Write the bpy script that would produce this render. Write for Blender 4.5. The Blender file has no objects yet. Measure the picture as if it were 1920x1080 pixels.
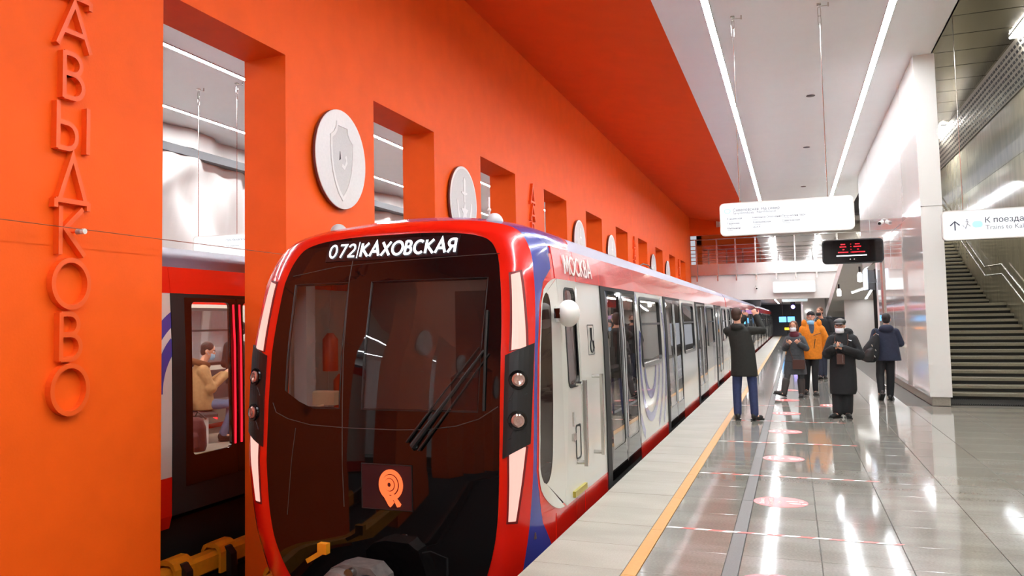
import bpy, bmesh, math, random
from mathutils import Vector, Matrix
random.seed(7)
PI = math.pi
sc = bpy.context.scene
COL = sc.collection

# ------------------------------------------------------------------ camera, world, exposure
def set_camera():
    yaw, pitch, roll = math.radians(-22.7288), math.radians(3.62013), math.radians(-.92388)
    cy, sy, cp, sp = math.cos(yaw), math.sin(yaw), math.cos(pitch), math.sin(pitch)
    fwd = Vector((sy*cp, cy*cp, sp)); right = Vector((cy, -sy, 0)); up = right.cross(fwd)
    r2 = right*math.cos(roll) + up*math.sin(roll); u2 = up*math.cos(roll) - right*math.sin(roll)
    cam = bpy.data.cameras.new('camera'); o = bpy.data.objects.new('camera', cam); COL.objects.link(o)
    m = Matrix((r2, u2, -fwd)).transposed().to_4x4(); m.translation = (0, 0, 1.62); o.matrix_world = m
    cam.sensor_width = 36; cam.lens = 1553.94/1920*36
    cam.shift_x = 127.40/1920; cam.shift_y = -31.10/1920
    cam.clip_start = .05; cam.clip_end = 400
    sc.camera = o
set_camera()
w = bpy.data.worlds.new('world'); sc.world = w; w.use_nodes = True
w.node_tree.nodes['Background'].inputs[0].default_value = (.9, .92, 1, 1)
w.node_tree.nodes['Background'].inputs[1].default_value = .25
sc.view_settings.view_transform = 'Standard'; sc.view_settings.look = 'None'
sc.view_settings.exposure = 1.25; sc.view_settings.gamma = 1; sc.view_settings.use_curve_mapping = False
sc.cycles.use_denoising = True
sc.cycles.max_bounces = 10; sc.cycles.transparent_max_bounces = 24
sc.cycles.sample_clamp_indirect = 8
LED = 44.0            # radiance of the ceiling light lines

# ------------------------------------------------------------------ materials
def lin(c):
    return tuple((v/255/12.92 if v/255 <= .04045 else ((v/255+.055)/1.055)**2.4) for v in c) + (1,)
MATS = {}
def mat(name, rgb, rough=.5, metal=0, spec=.5, noise=0, nscale=8, bump=0, bscale=30, emit=None, estr=0, coat=0, rnd=0, stretch=None):
    if name in MATS: return MATS[name]
    m = bpy.data.materials.new(name); m.use_nodes = True; nt = m.node_tree; b = nt.nodes['Principled BSDF']
    col = lin(rgb); b.inputs['Base Color'].default_value = col
    b.inputs['Roughness'].default_value = rough; b.inputs['Metallic'].default_value = metal
    b.inputs['Specular IOR Level'].default_value = spec; b.inputs['Coat Weight'].default_value = coat
    b.inputs['Coat Roughness'].default_value = .04
    tc = nt.nodes.new('ShaderNodeTexCoord')
    vec = tc.outputs['Object']
    if stretch:
        mp = nt.nodes.new('ShaderNodeMapping'); mp.inputs['Scale'].default_value = stretch
        nt.links.new(vec, mp.inputs['Vector']); vec = mp.outputs['Vector']
    src = None
    if noise:
        n = nt.nodes.new('ShaderNodeTexNoise'); n.inputs['Scale'].default_value = nscale; n.inputs['Detail'].default_value = 6
        nt.links.new(vec, n.inputs['Vector'])
        r = nt.nodes.new('ShaderNodeValToRGB')
        r.color_ramp.elements[0].position = .3; r.color_ramp.elements[1].position = .7
        r.color_ramp.elements[0].color = tuple(c*(1-noise) for c in col[:3]) + (1,)
        r.color_ramp.elements[1].color = tuple(min(1, c*(1+noise)) for c in col[:3]) + (1,)
        nt.links.new(n.outputs['Fac'], r.inputs['Fac']); src = r.outputs['Color']
    if rnd:
        oi = nt.nodes.new('ShaderNodeObjectInfo'); hs = nt.nodes.new('ShaderNodeHueSaturation')
        mr = nt.nodes.new('ShaderNodeMapRange'); mr.inputs['To Min'].default_value = 1-rnd; mr.inputs['To Max'].default_value = 1+rnd
        nt.links.new(oi.outputs['Random'], mr.inputs['Value']); nt.links.new(mr.outputs['Result'], hs.inputs['Value'])
        if src: nt.links.new(src, hs.inputs['Color'])
        else: hs.inputs['Color'].default_value = col
        src = hs.outputs['Color']
    if src: nt.links.new(src, b.inputs['Base Color'])
    if bump:
        n2 = nt.nodes.new('ShaderNodeTexNoise'); n2.inputs['Scale'].default_value = bscale; n2.inputs['Detail'].default_value = 3
        nt.links.new(vec, n2.inputs['Vector'])
        bp = nt.nodes.new('ShaderNodeBump'); bp.inputs['Strength'].default_value = bump; bp.inputs['Distance'].default_value = .02
        nt.links.new(n2.outputs['Fac'], bp.inputs['Height']); nt.links.new(bp.outputs['Normal'], b.inputs['Normal'])
    if emit:
        b.inputs['Emission Color'].default_value = lin(emit); b.inputs['Emission Strength'].default_value = estr
    MATS[name] = m; return m
def glass(name, tint, rough=.01, ior=1.5):
    m = bpy.data.materials.new(name); m.use_nodes = True; nt = m.node_tree; nt.nodes.clear()
    out = nt.nodes.new('ShaderNodeOutputMaterial'); mix = nt.nodes.new('ShaderNodeMixShader')
    tr = nt.nodes.new('ShaderNodeBsdfTransparent'); tr.inputs[0].default_value = tuple(tint) + (1,)
    gl = nt.nodes.new('ShaderNodeBsdfGlossy'); gl.inputs['Roughness'].default_value = rough
    gl.inputs['Color'].default_value = (1, 1, 1, 1)
    fr = nt.nodes.new('ShaderNodeFresnel'); ge = nt.nodes.new('ShaderNodeNewGeometry'); mr = nt.nodes.new('ShaderNodeMapRange')
    mr.inputs['To Min'].default_value = ior; mr.inputs['To Max'].default_value = 1/ior   # the same reflectance from both faces of the pane
    nt.links.new(ge.outputs['Backfacing'], mr.inputs['Value']); nt.links.new(mr.outputs['Result'], fr.inputs[0])
    nt.links.new(fr.outputs[0], mix.inputs[0]); nt.links.new(tr.outputs[0], mix.inputs[1]); nt.links.new(gl.outputs[0], mix.inputs[2])
    nt.links.new(mix.outputs[0], out.inputs[0]); MATS[name] = m; return m
ORANGE = mat('orange_paint', (242, 91, 14), .6, spec=.2, noise=.04, nscale=3, bump=.05, bscale=60)
ORLET = mat('orange_letter_paint', (238, 88, 16), .5)
WHITEP = mat('white_paint', (226, 222, 218), .5, noise=.02, nscale=2)
CEIL = mat('white_ceiling_panel', (243, 251, 253), .28, noise=.02, nscale=1.5)
ENAMEL = mat('white_enamel', (228, 225, 220), .06, coat=.6, bump=.035, bscale=2.2)
PILLARM = mat('white_pillar_panel', (226, 225, 219), .35)
GRANITE = mat('polished_granite', (140, 138, 130), .07, spec=.5, noise=.12, nscale=60, rnd=.05)
GRANITE2 = mat('flamed_pale_granite', (154, 149, 136), .5, noise=.10, nscale=90, rnd=.04)
GRAYST = mat('dark_grey_granite', (112, 109, 107), .6, spec=.25, noise=.1, nscale=90, rnd=.04)
def stain(m, amt, sc_):       # brownish wear streaks in world space
    nt = m.node_tree; b = nt.nodes['Principled BSDF']; src = b.inputs['Base Color'].links[0].from_socket
    ge = nt.nodes.new('ShaderNodeNewGeometry'); mp = nt.nodes.new('ShaderNodeMapping'); mp.inputs['Scale'].default_value = sc_
    n = nt.nodes.new('ShaderNodeTexNoise'); n.inputs['Scale'].default_value = 1.0; n.inputs['Detail'].default_value = 4
    nt.links.new(ge.outputs['Position'], mp.inputs['Vector']); nt.links.new(mp.outputs['Vector'], n.inputs['Vector'])
    r = nt.nodes.new('ShaderNodeValToRGB'); r.color_ramp.elements[0].position = .4; r.color_ramp.elements[1].position = .62
    r.color_ramp.elements[0].color = (1-amt, 1-amt*1.05, 1-amt*1.25, 1); r.color_ramp.elements[1].color = (1.03, 1.03, 1.03, 1)
    mx = nt.nodes.new('ShaderNodeMix'); mx.data_type = 'RGBA'; mx.blend_type = 'MULTIPLY'; mx.inputs[0].default_value = 1
    nt.links.new(n.outputs['Fac'], r.inputs['Fac']); nt.links.new(src, mx.inputs[6]); nt.links.new(r.outputs['Color'], mx.inputs[7]); nt.links.new(mx.outputs[2], b.inputs['Base Color'])
stain(GRANITE, .16, (.9, 2.6, 1)); stain(GRANITE2, .1, (1.2, 3.2, 1))
GROUT = mat('grout', (92, 88, 80), .8)
PLINTH = mat('grey_plinth_stone', (150, 143, 130), .35, noise=.1, nscale=40)
BROWNST = mat('brown_green_granite', (172, 166, 146), .07, noise=.12, nscale=2.5, coat=.4, stretch=(1, 2.5, .5))
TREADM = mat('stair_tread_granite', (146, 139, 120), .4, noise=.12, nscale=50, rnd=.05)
RISERM = mat('stair_riser_shaded', (38, 36, 32), .6)  # near-black colour holds the shadow on the recessed risers
STEEL = mat('brushed_steel', (196, 192, 186), .22, metal=1)
MIRROR = mat('mirror_steel', (206, 200, 194), .06, metal=1, bump=.05, bscale=1.4)
STEELC = mat('steel_ceiling', (178, 172, 160), .14, metal=1, bump=.08, bscale=1.6)
DARKM = mat('dark_metal', (40, 40, 42), .45, metal=.4)
BLACK = mat('black_plastic', (20, 20, 21), .4)
BLACKG = mat('black_gloss', (12, 10, 11), .03)
RUBBER = mat('black_rubber', (24, 23, 22), .7)
RED = mat('train_red', (214, 26, 12), .22, coat=.7)
BLUE = mat('train_blue', (60, 66, 150), .2, coat=.7)
TWHITE = mat('train_pale_grey', (204, 203, 194), .22, coat=.6)
TROOF = mat('train_roof_grey', (112, 112, 130), .5, coat=.1)
LEDW = mat('led_line', (255, 255, 255), .5, emit=(244, 249, 255), estr=LED)
SIGNF = mat('sign_face', (205, 214, 216), .5, emit=(236, 248, 252), estr=.27)
SIGNB = mat('sign_grey_body', (176, 176, 174), .4)
INK = mat('sign_ink', (52, 52, 74), .6)
INKL = mat('sign_ink_light', (128, 132, 142), .6)
INKT = mat('sign_turquoise', (150, 205, 205), .6, emit=(170, 236, 234), estr=.3)
LAMPP = mat('tail_light_pink', (120, 62, 56), .3, emit=(255, 188, 174), estr=.5)
LEDRED = mat('led_red', (255, 30, 40), .3, emit=(255, 26, 44), estr=1.0)
LEDOR = mat('emblem_orange', (120, 30, 10), .4, emit=(255, 106, 56), estr=.62)
LEDTXT = mat('display_white', (200, 205, 215), .4, emit=(244, 248, 255), estr=.8)
DISPBG = mat('display_dark', (26, 18, 22), .25)
LENS = mat('lamp_lens', (200, 170, 160), .08, metal=.7)
YELLOW = mat('yellow_strip', (188, 138, 66), .45, noise=.05, nscale=30)
YELRAIL = mat('yellow_rail_cover', (214, 138, 18), .5, noise=.1, nscale=10)
BALLAST = mat('track_bed', (30, 27, 25), .9, noise=.3, nscale=20)
RAILM = mat('rail_steel', (92, 80, 72), .35, metal=.9)
TAPEW = mat('tape_white', (236, 232, 228), .4)
TAPER = mat('tape_red', (222, 82, 74), .4)
STICK = mat('sticker_red', (226, 84, 84), .35)
STICKW = mat('sticker_white', (244, 234, 228), .4)
MEDAL = mat('medallion_stone', (232, 229, 225), .55, noise=.03, nscale=30)
MEDAL2 = mat('medallion_relief', (208, 205, 201), .6, noise=.05, nscale=60)
MEDRIM = mat('medallion_rim', (110, 62, 58), .6)
RELIEF = mat('white_plaster', (200, 196, 190), .6)
DBAND = mat('dark_groove', (86, 84, 84), .5)
SKIN = mat('skin', (214, 160, 134), .5)
CABIN = mat('cab_lining', (198, 190, 184), .5)
CABDK = mat('cab_dark', (88, 66, 64), .5)
SALW = mat('saloon_white', (206, 204, 204), .4)
SALF = mat('saloon_floor', (150, 142, 130), .5, noise=.1, nscale=40)
SEATM = mat('seat_fabric', (64, 58, 60), .8)
SALLED = mat('saloon_light', (255, 246, 236), .4, emit=(255, 244, 232), estr=15)
CHROME = mat('chrome', (200, 198, 194), .15, metal=1)
GL_FRONT = glass('windscreen_glass', (.62, .58, .58))
GL_SIDE = glass('side_glass', (.66, .65, .65), ior=2.0)
GL_CLEAR = glass('door_glass_clear', (.86, .85, .85))
GL_RAIL = glass('railing_glass', (.85, .88, .88))

# ------------------------------------------------------------------ mesh helpers
class MB:
    def __init__(s): s.v = []; s.f = []; s.mi = []; s.cur = 0
    def add(s, vs, fs):
        n = len(s.v); s.v += [tuple(p) for p in vs]; s.f += [tuple(i+n for i in f) for f in fs]; s.mi += [s.cur]*len(fs); return s
    def box(s, x0, x1, y0, y1, z0, z1):
        v = [(x0,y0,z0),(x1,y0,z0),(x1,y1,z0),(x0,y1,z0),(x0,y0,z1),(x1,y0,z1),(x1,y1,z1),(x0,y1,z1)]
        return s.add(v, [(0,3,2,1),(4,5,6,7),(0,1,5,4),(1,2,6,5),(2,3,7,6),(3,0,4,7)])
    def cbox(s, x0, x1, y0, y1, z0, z1, c=.01):        # box with a chamfered top
        v = [(x0,y0,z0),(x1,y0,z0),(x1,y1,z0),(x0,y1,z0),(x0,y0,z1-c),(x1,y0,z1-c),(x1,y1,z1-c),(x0,y1,z1-c),
             (x0+c,y0+c,z1),(x1-c,y0+c,z1),(x1-c,y1-c,z1),(x0+c,y1-c,z1)]
        f = [(0,3,2,1),(8,9,10,11)]
        for i in range(4):
            j = (i+1) % 4; f += [(i,j,4+j,4+i),(4+i,4+j,8+j,8+i)]
        return s.add(v, f)
    def obox(s, c, ax, ay, az, sx, sy, sz):            # oriented box, half sizes
        c = Vector(c); ax = Vector(ax).normalized(); ay = Vector(ay).normalized(); az = Vector(az).normalized()
        v = [c + ax*sx*i + ay*sy*j + az*sz*k for k in (-1,1) for i, j in ((-1,-1),(1,-1),(1,1),(-1,1))]
        return s.add(v, [(0,3,2,1),(4,5,6,7),(0,1,5,4),(1,2,6,5),(2,3,7,6),(3,0,4,7)])
    def tube(s, pts, r, n=8, caps=True):
        pts = [Vector(p) for p in pts]; rs = r if isinstance(r, (list, tuple)) else [r]*len(pts)
        base = len(s.v); vs = []; fs = []; prev = None
        for i, p in enumerate(pts):
            d = (pts[min(i+1, len(pts)-1)] - pts[max(i-1, 0)]).normalized()
            if prev is None:
                a = Vector((0,0,1)) if abs(d.z) < .9 else Vector((1,0,0)); u = d.cross(a).normalized()
            else: u = (prev - d*prev.dot(d)).normalized()
            prev = u; w_ = d.cross(u)
            vs += [p + (u*math.cos(2*PI*k/n) + w_*math.sin(2*PI*k/n))*rs[i] for k in range(n)]
        for i in range(len(pts)-1):
            for k in range(n):
                a, b = i*n+k, i*n+(k+1) % n; fs.append((a, b, b+n, a+n))
        if caps: fs += [tuple(range(n-1, -1, -1)), tuple(range((len(pts)-1)*n, len(pts)*n))]
        return s.add(vs, fs)
    def prism(s, poly, o, ax, ay, az, h):              # polygon (a,b) in frame, extruded along az by h
        o = Vector(o); ax = Vector(ax); ay = Vector(ay); az = Vector(az); n = len(poly)
        v = [o + ax*a + ay*b for a, b in poly] + [o + ax*a + ay*b + az*h for a, b in poly]
        f = [tuple(range(n-1, -1, -1)), tuple(range(n, 2*n))] + [(i, (i+1) % n, n+(i+1) % n, n+i) for i in range(n)]
        return s.add(v, f)
    def ring(s, outer, inner, o, ax, ay, az, h):       # ring between two loops of equal length
        o = Vector(o); ax = Vector(ax); ay = Vector(ay); az = Vector(az); n = len(outer)
        L = [[o + ax*a + ay*b + az*d for a, b in lp] for lp in (outer, inner) for d in (0, h)]
        v = L[0]+L[1]+L[2]+L[3]; f = []
        for i in range(n):
            j = (i+1) % n
            f += [(i, j, n+j, n+i), (n+i, n+j, 3*n+j, 3*n+i), (3*n+i, 3*n+j, 2*n+j, 2*n+i), (2*n+i, 2*n+j, j, i)]
        return s.add(v, f)
    def grid(s, fn, nu, nv):
        v = [fn(i/nu, j/nv) for j in range(nv+1) for i in range(nu+1)]
        f = [(j*(nu+1)+i, j*(nu+1)+i+1, (j+1)*(nu+1)+i+1, (j+1)*(nu+1)+i) for j in range(nv) for i in range(nu)]
        return s.add(v, f)
    def sheet(s, fn, nrm, nu, nv, th):                 # grid with thickness th along nrm(u,v)
        a = [Vector(fn(i/nu, j/nv)) for j in range(nv+1) for i in range(nu+1)]
        b = [a[j*(nu+1)+i] + Vector(nrm(i/nu, j/nv))*th for j in range(nv+1) for i in range(nu+1)]
        n = len(a); q = lambda i, j: j*(nu+1)+i
        f = []
        for j in range(nv):
            for i in range(nu):
                f += [(q(i,j), q(i,j+1), q(i+1,j+1), q(i+1,j)), (n+q(i,j), n+q(i+1,j), n+q(i+1,j+1), n+q(i,j+1))]
        for i in range(nu): f += [(q(i,0), q(i+1,0), n+q(i+1,0), n+q(i,0)), (q(i+1,nv), q(i,nv), n+q(i,nv), n+q(i+1,nv))]
        for j in range(nv): f += [(q(0,j+1), q(0,j), n+q(0,j), n+q(0,j+1)), (q(nu,j), q(nu,j+1), n+q(nu,j+1), n+q(nu,j))]
        return s.add(a+b, f)
    def ell(s, c, r, n=14, m=10, rot=None):
        c = Vector(c); vs = []; fs = []
        for j in range(m+1):
            t = PI*j/m
            for i in range(n):
                p = Vector((math.sin(t)*math.cos(2*PI*i/n)*r[0], math.sin(t)*math.sin(2*PI*i/n)*r[1], math.cos(t)*r[2]))
                vs.append(c + (rot @ p if rot else p))
        for j in range(m):
            for i in range(n):
                a, b = j*n+i, j*n+(i+1) % n; fs.append((a, a+n, b+n, b))
        return s.add(vs, fs)
    def loft(s, rings, n=20):                          # rings: (centre, rx, ry) horizontal ellipses
        vs = []; fs = []
        for c, rx, ry in rings:
            vs += [(c[0]+rx*math.cos(2*PI*k/n), c[1]+ry*math.sin(2*PI*k/n), c[2]) for k in range(n)]
        for i in range(len(rings)-1):
            for k in range(n):
                a, b = i*n+k, i*n+(k+1) % n; fs.append((a, b, b+n, a+n))
        fs += [tuple(range(n-1, -1, -1)), tuple(range((len(rings)-1)*n, len(rings)*n))]
        return s.add(vs, fs)
    def lathe(s, prof, o, ax, ay, az, n=32):           # prof (r, h): revolve about az through o
        o = Vector(o); ax = Vector(ax); ay = Vector(ay); az = Vector(az); vs = []; fs = []
        for r, h in prof: vs += [o + (ax*math.cos(2*PI*k/n) + ay*math.sin(2*PI*k/n))*r + az*h for k in range(n)]
        for i in range(len(prof)-1):
            for k in range(n):
                a, b = i*n+k, i*n+(k+1) % n; fs.append((a, b, b+n, a+n))
        fs += [tuple(range(n-1, -1, -1)), tuple(range((len(prof)-1)*n, len(prof)*n))]
        return s.add(vs, fs)
    def mesh(s, name, mats, smooth=False):
        me = bpy.data.meshes.new(name); me.from_pydata([tuple(p) for p in s.v], [], s.f)
        for m in (mats if isinstance(mats, (list, tuple)) else [mats]): me.materials.append(m)
        if any(s.mi): me.polygons.foreach_set('material_index', s.mi)
        bm = bmesh.new(); bm.from_mesh(me); bmesh.ops.recalc_face_normals(bm, faces=bm.faces); bm.to_mesh(me); bm.free()
        if smooth:
            me.polygons.foreach_set('use_smooth', [True]*len(me.polygons))
            try: me.set_sharp_from_angle(angle=math.radians(smooth if smooth is not True else 40))
            except Exception: pass
        me.update(); return me
    def build(s, name, m, parent=None, smooth=False, local=False):
        if parent is not None and not local:
            off = wloc(parent); s.v = [tuple(Vector(p)-off) for p in s.v]
        return link(name, s.mesh(name, m, smooth), parent)
def wloc(o):
    p = Vector((0,0,0))
    while o is not None: p = p + Vector(o.location); o = o.parent
    return p
def link(name, me, parent=None):
    o = bpy.data.objects.new(name, me); COL.objects.link(o)
    if parent is not None: o.parent = parent
    return o
def tag(o, label=None, cat=None, group=None, kind=None):
    if label: o['label'] = label
    if cat: o['category'] = cat
    if group: o['group'] = group
    if kind: o['kind'] = kind
    return o
def thing(name, label, cat, loc=(0,0,0), rz=0, group=None):
    o = bpy.data.objects.new(name, None); COL.objects.link(o); o.location = loc; o.rotation_euler = (0,0,rz)
    o.empty_display_size = .1
    return tag(o, label, cat, group)
def struct(o): o['kind'] = 'structure'; return o
def copy_tree(o, parent=None):
    c = o.copy(); COL.objects.link(c); c.parent = parent
    for ch in o.children: copy_tree(ch, c)
    return c
def rrect(w_, h, r, n=6):                              # rounded rectangle loop centred on 0
    p = []
    for cx, cy, a0 in ((w_/2-r, h/2-r, 0), (-w_/2+r, h/2-r, PI/2), (-w_/2+r, -h/2+r, PI), (w_/2-r, -h/2+r, 1.5*PI)):
        p += [(cx+r*math.cos(a0+PI/2*k/n), cy+r*math.sin(a0+PI/2*k/n)) for k in range(n+1)]
    return p
FONTOBJ = None
def text_mesh(txt, size, depth=.002, bold=0, spacing=1.0):
    c = bpy.data.curves.new('text', 'FONT'); c.body = txt; c.size = size; c.extrude = depth/2; c.offset = bold
    c.space_character = spacing; c.resolution_u = 3; c.align_x = 'LEFT'
    o = bpy.data.objects.new('text', c); COL.objects.link(o)
    dg = bpy.context.evaluated_depsgraph_get(); me = bpy.data.meshes.new_from_object(o.evaluated_get(dg))
    bpy.data.objects.remove(o); bpy.data.curves.remove(c); return me
def text(name, txt, size, o, right, up, m, parent, depth=.003, bold=0, width=None, centre=False, height=None, shear=0, spacing=1.0):
    me = text_mesh(txt, size, depth, bold, spacing)
    xs = [v.co.x for v in me.vertices]; ys = [v.co.y for v in me.vertices]
    x0, x1, y0, y1 = min(xs), max(xs), min(ys), max(ys)
    sx = (width/(x1-x0)) if width else 1; sy = (height/(y1-y0)) if height else sx
    if height and not width: sx = sy
    right = Vector(right).normalized(); up = Vector(up).normalized(); nrm = right.cross(up); o = Vector(o)
    off = wloc(parent) if parent is not None else Vector((0,0,0))
    for v in me.vertices:
        x = (v.co.x - (x0+x1)/2 if centre else v.co.x-x0)*sx; y = (v.co.y-(y0 if height else 0))*sy; z = v.co.z
        v.co = o - off + right*(x+shear*y) + up*y + nrm*z
    me.materials.clear(); me.materials.append(m); me.update()
    return link(name, me, parent)

def arc(cx, cy, rx, ry, a0, a1, n=12): return [(cx+rx*math.cos(math.radians(a0+(a1-a0)*i/n)), cy+ry*math.sin(math.radians(a0+(a1-a0)*i/n))) for i in range(n+1)]
GLY = {
 'А': (.86, [[(.02,0),(.43,1),(.84,0)], [(.17,.34),(.69,.34)]]),
 'В': (.62, [[(.05,0),(.05,1)], [(.05,.97)]+arc(.28,.755,.22,.215,90,-90)+[(.05,.54)], [(.05,.54)]+arc(.3,.285,.27,.255,90,-90)+[(.05,.03)]]),
 'Ы': (.9, [[(.05,0),(.05,1)], [(.05,.57)]+arc(.3,.3,.24,.27,90,-90)+[(.05,.03)], [(.85,0),(.85,1)]]),
 'Д': (.96, [[(.14,.06),(.48,1),(.82,.06)], [(.04,.03),(.92,.03)], [(.05,.05),(.05,-.13)], [(.91,.05),(.91,-.13)]]),
 'К': (.72, [[(.05,0),(.05,1)], [(.64,1),(.14,.52)], [(.16,.56),(.70,0)]]),
 'О': (.98, [arc(.49,.5,.455,.475,0,360,36)+['c']]),
 '0': (.70, [arc(.35,.5,.29,.46,0,360,30)+['c']]),
 '7': (.64, [[(.04,.95),(.58,.95),(.2,0)]]),
 '2': (.64, [arc(.31,.69,.25,.27,165,-35)+[(.06,.06)], [(.03,.05),(.62,.05)]]),
 'Х': (.80, [[(.03,0),(.77,1)], [(.03,1),(.77,0)]]),
 'С': (.84, [arc(.48,.5,.42,.46,48,312,24)]),
 'Я': (.68, [[(.62,0),(.62,1)], [(.62,.95)]+arc(.34,.69,.26,.26,90,270)+[(.62,.43)], [(.36,.44),(.05,0)]]),
 'М': (1.0, [[(.03,0),(.12,1)], [(.12,1),(.5,.25),(.88,1)], [(.88,1),(.97,0)]]),
}
def stroke_text(name, txt, o, right, up, height, m_, parent, depth, weight, width=None, gap=.16, centre=False):
    right, up, o = Vector(right).normalized(), Vector(up).normalized(), Vector(o); nrm = right.cross(up); mb = MB()
    W = sum(GLY[c][0] for c in txt)+gap*(len(txt)-1); sx = (width or W*height)/W; x0 = -W/2 if centre else 0
    for c in txt:
        gw, strokes = GLY[c]
        for pl in strokes:
            closed = pl[-1] == 'c'; P = [Vector(((x0+a)*sx, b*height)) for a, b in (pl[:-2] if closed else pl)]; n = len(P); L = []; R = []
            for i in range(n):
                a = P[(i-1) % n] if (closed or i) else P[i]; b = P[(i+1) % n] if (closed or i < n-1) else P[i]
                d1 = (P[i]-a).normalized() if (P[i]-a).length > 1e-9 else (b-P[i]).normalized(); d2 = (b-P[i]).normalized() if (b-P[i]).length > 1e-9 else d1
                n1 = Vector((-d1.y, d1.x)); n2 = Vector((-d2.y, d2.x)); mt = (n1+n2).normalized(); k = weight/2/max(.35, mt.dot(n1))
                L.append(P[i]+mt*k); R.append(P[i]-mt*k)
            kk = len(mb.f); to3 = lambda p, d: o+right*p.x+up*p.y+nrm*(d*(1-(kk % 97)*.0006)-(0 if d else depth*.001*(kk % 89)))
            V = [to3(p, d) for d in (0, depth) for p in L+R]; F = []; t2 = 2*n
            for i in range(n if closed else n-1):
                j = (i+1) % n
                F += [(i, j, n+j, n+i), (t2+i, t2+n+i, t2+n+j, t2+j), (i, t2+i, t2+j, j), (n+i, n+j, t2+n+j, t2+n+i)]
            if not closed: F += [(0, n, t2+n, t2), (n-1, t2+n-1, t2+2*n-1, 2*n-1)]
            mb.add(V, F)
        x0 += gw+gap
    return mb.build(name, m_, parent)

# ------------------------------------------------------------------ structure
XE = -1.695            # platform edge
XW, XB = -4.93, -5.46  # centre wall faces
ZC, ZT = 6.45, 7.1
Y0, Y1 = -16.0, 46.0
OPEN = [(5.46+4.015*k + (.1 if k == 0 else 0), 5.46+4.015*k+1.98) for k in range(-5, 10)]
ZO = 4.54
def build_wall():
    b = MB(); prev = Y0
    for a, c in OPEN:
        b.box(XB, XW, prev, a, -1.35, ZO); prev = c
    b.box(XB, XW, prev, Y1+.3, -1.35, ZO); b.box(XB, XW, Y0, Y1+.3, ZO, ZT)
    struct(tag(b.build('wall_center', ORANGE), 'tall orange wall with tall openings between the two tracks'))
build_wall()
def build_ceilings():
    # orange sloping soffits on both sides of the wall
    b = MB()
    for x0, x1 in ((XW, -1.79), (XB, -8.6)):
        b.add([(x0,Y0,ZT),(x1,Y0,ZC),(x1,Y1,ZC),(x0,Y1,ZT),(x0,Y0,ZT+.2),(x1,Y0,ZC+.2),(x1,Y1,ZC+.2),(x0,Y1,ZT+.2)],
              [(0,1,2,3),(7,6,5,4),(0,4,5,1),(2,6,7,3)])
    struct(tag(b.build('ceiling_orange', mat('orange_soffit_shade', (232, 84, 18), .7, spec=.2, noise=.03, nscale=2)), 'sloping orange soffit above the tracks'))  # wall orange made a little darker, the soffit's shade put into its colour
    b = MB(); b.box(-1.79, 2.557, Y0, Y1, ZC, ZC+.3); b.box(-14.2, -8.6, Y0, Y1, ZC, ZC+.3)
    ce = struct(tag(b.build('ceiling', CEIL), 'flat white metal ceiling over the platform'))
    # small round ceiling covers
    for y in (19.5, 25.4, 33.0):
        m = MB(); m.lathe([(.09,0),(.09,.012),(.06,.02)], (.55, y, ZC), (1,0,0), (0,-1,0), (0,0,-1), 16)
        m.build('ceiling_cover', DBAND, ce)
    b = MB(); b.box(2.557, 5.2, Y0, 60, 7.25, 7.4); b.box(2.53, 2.557, Y0, 17.3, ZC, 7.3)
    sc_ = struct(tag(b.build('ceiling_steel', STEELC), 'shiny steel ceiling over the stairs'))
    y = 13.0
    while y < 32:
        m = MB(); m.box(2.6, 4.7, y, y+1.16, 7.236, 7.25); m.build('ceiling_panel', STEELC, sc_); y += 1.2
build_ceilings()
LIGHTX = (-1.045, 1.60, -9.66, -12.38)
for i, x in enumerate(LIGHTX):
    t = thing('light_line', ['long white light line in the ceiling beside the orange soffit',
        'long white light line in the ceiling beside the white enamel wall',
        'light line seen through the wall openings, nearer the orange wall',
        'light line seen through the wall openings, nearer the relief wall'][i], 'light', (x, 0, ZC), group='ceiling light lines')
    m = MB(); m.box(x-.05, x+.05, Y0+1, Y1-.6, ZC-.018, ZC-.004); m.build('diffuser', LEDW, t)
    m = MB(); m.box(x-.06, x-.05, Y0+1, Y1-.6, ZC-.02, ZC); m.box(x+.05, x+.06, Y0+1, Y1-.6, ZC-.02, ZC); m.build('frame', SIGNB, t)
# the wall beside the platform, white enamel panels on a core
def build_right_wall():
    b = MB(); b.box(2.27, 2.56, 17.37, 27.0, .15, ZC); b.box(2.27, 2.56, 27.0, 31.4, 3.2, ZC)
    wr = struct(tag(b.build('wall_right', WHITEP), 'glossy white enamel wall beside the stairs'))
    for z0, z1 in ((.157, 3.62), (3.632, 6.45)):
        y = 17.345
        while y < 31.0:
            y2 = min(y+1.75, 31.4)
            za = z0 if y2 < 27.2 else max(z0, 3.2)
            if za < z1-.3:
                e = random.uniform(-.004, .004); m = MB()
                m.add([(2.24,y+.004,za),(2.24+e,y2-.004,za),(2.24+e,y2-.004,z1),(2.24,y+.004,z1),(2.27,y+.004,za),(2.27,y2-.004,za),(2.27,y2-.004,z1),(2.27,y+.004,z1)],
                      [(0,1,2,3),(4,7,6,5),(0,4,5,1),(1,5,6,2),(2,6,7,3),(3,7,4,0)])
                m.build('wall_panel', ENAMEL, wr)
            y = y2
        m = MB(); m.box(2.24, 2.59, 17.335, 17.37, z0, z1); m.build('end_panel', PILLARM, wr)
        m = MB(); m.box(2.56, 2.59, 17.37, 19.6, z0, z1); m.build('wall_panel', PILLARM, wr)
    m = MB(); m.box(2.27, 2.56, 17.36, 27, 0, .157)
    struct(tag(m.build('baseboard_right', PLINTH), 'grey stone plinth under the white enamel wall'))
build_right_wall()
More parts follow.
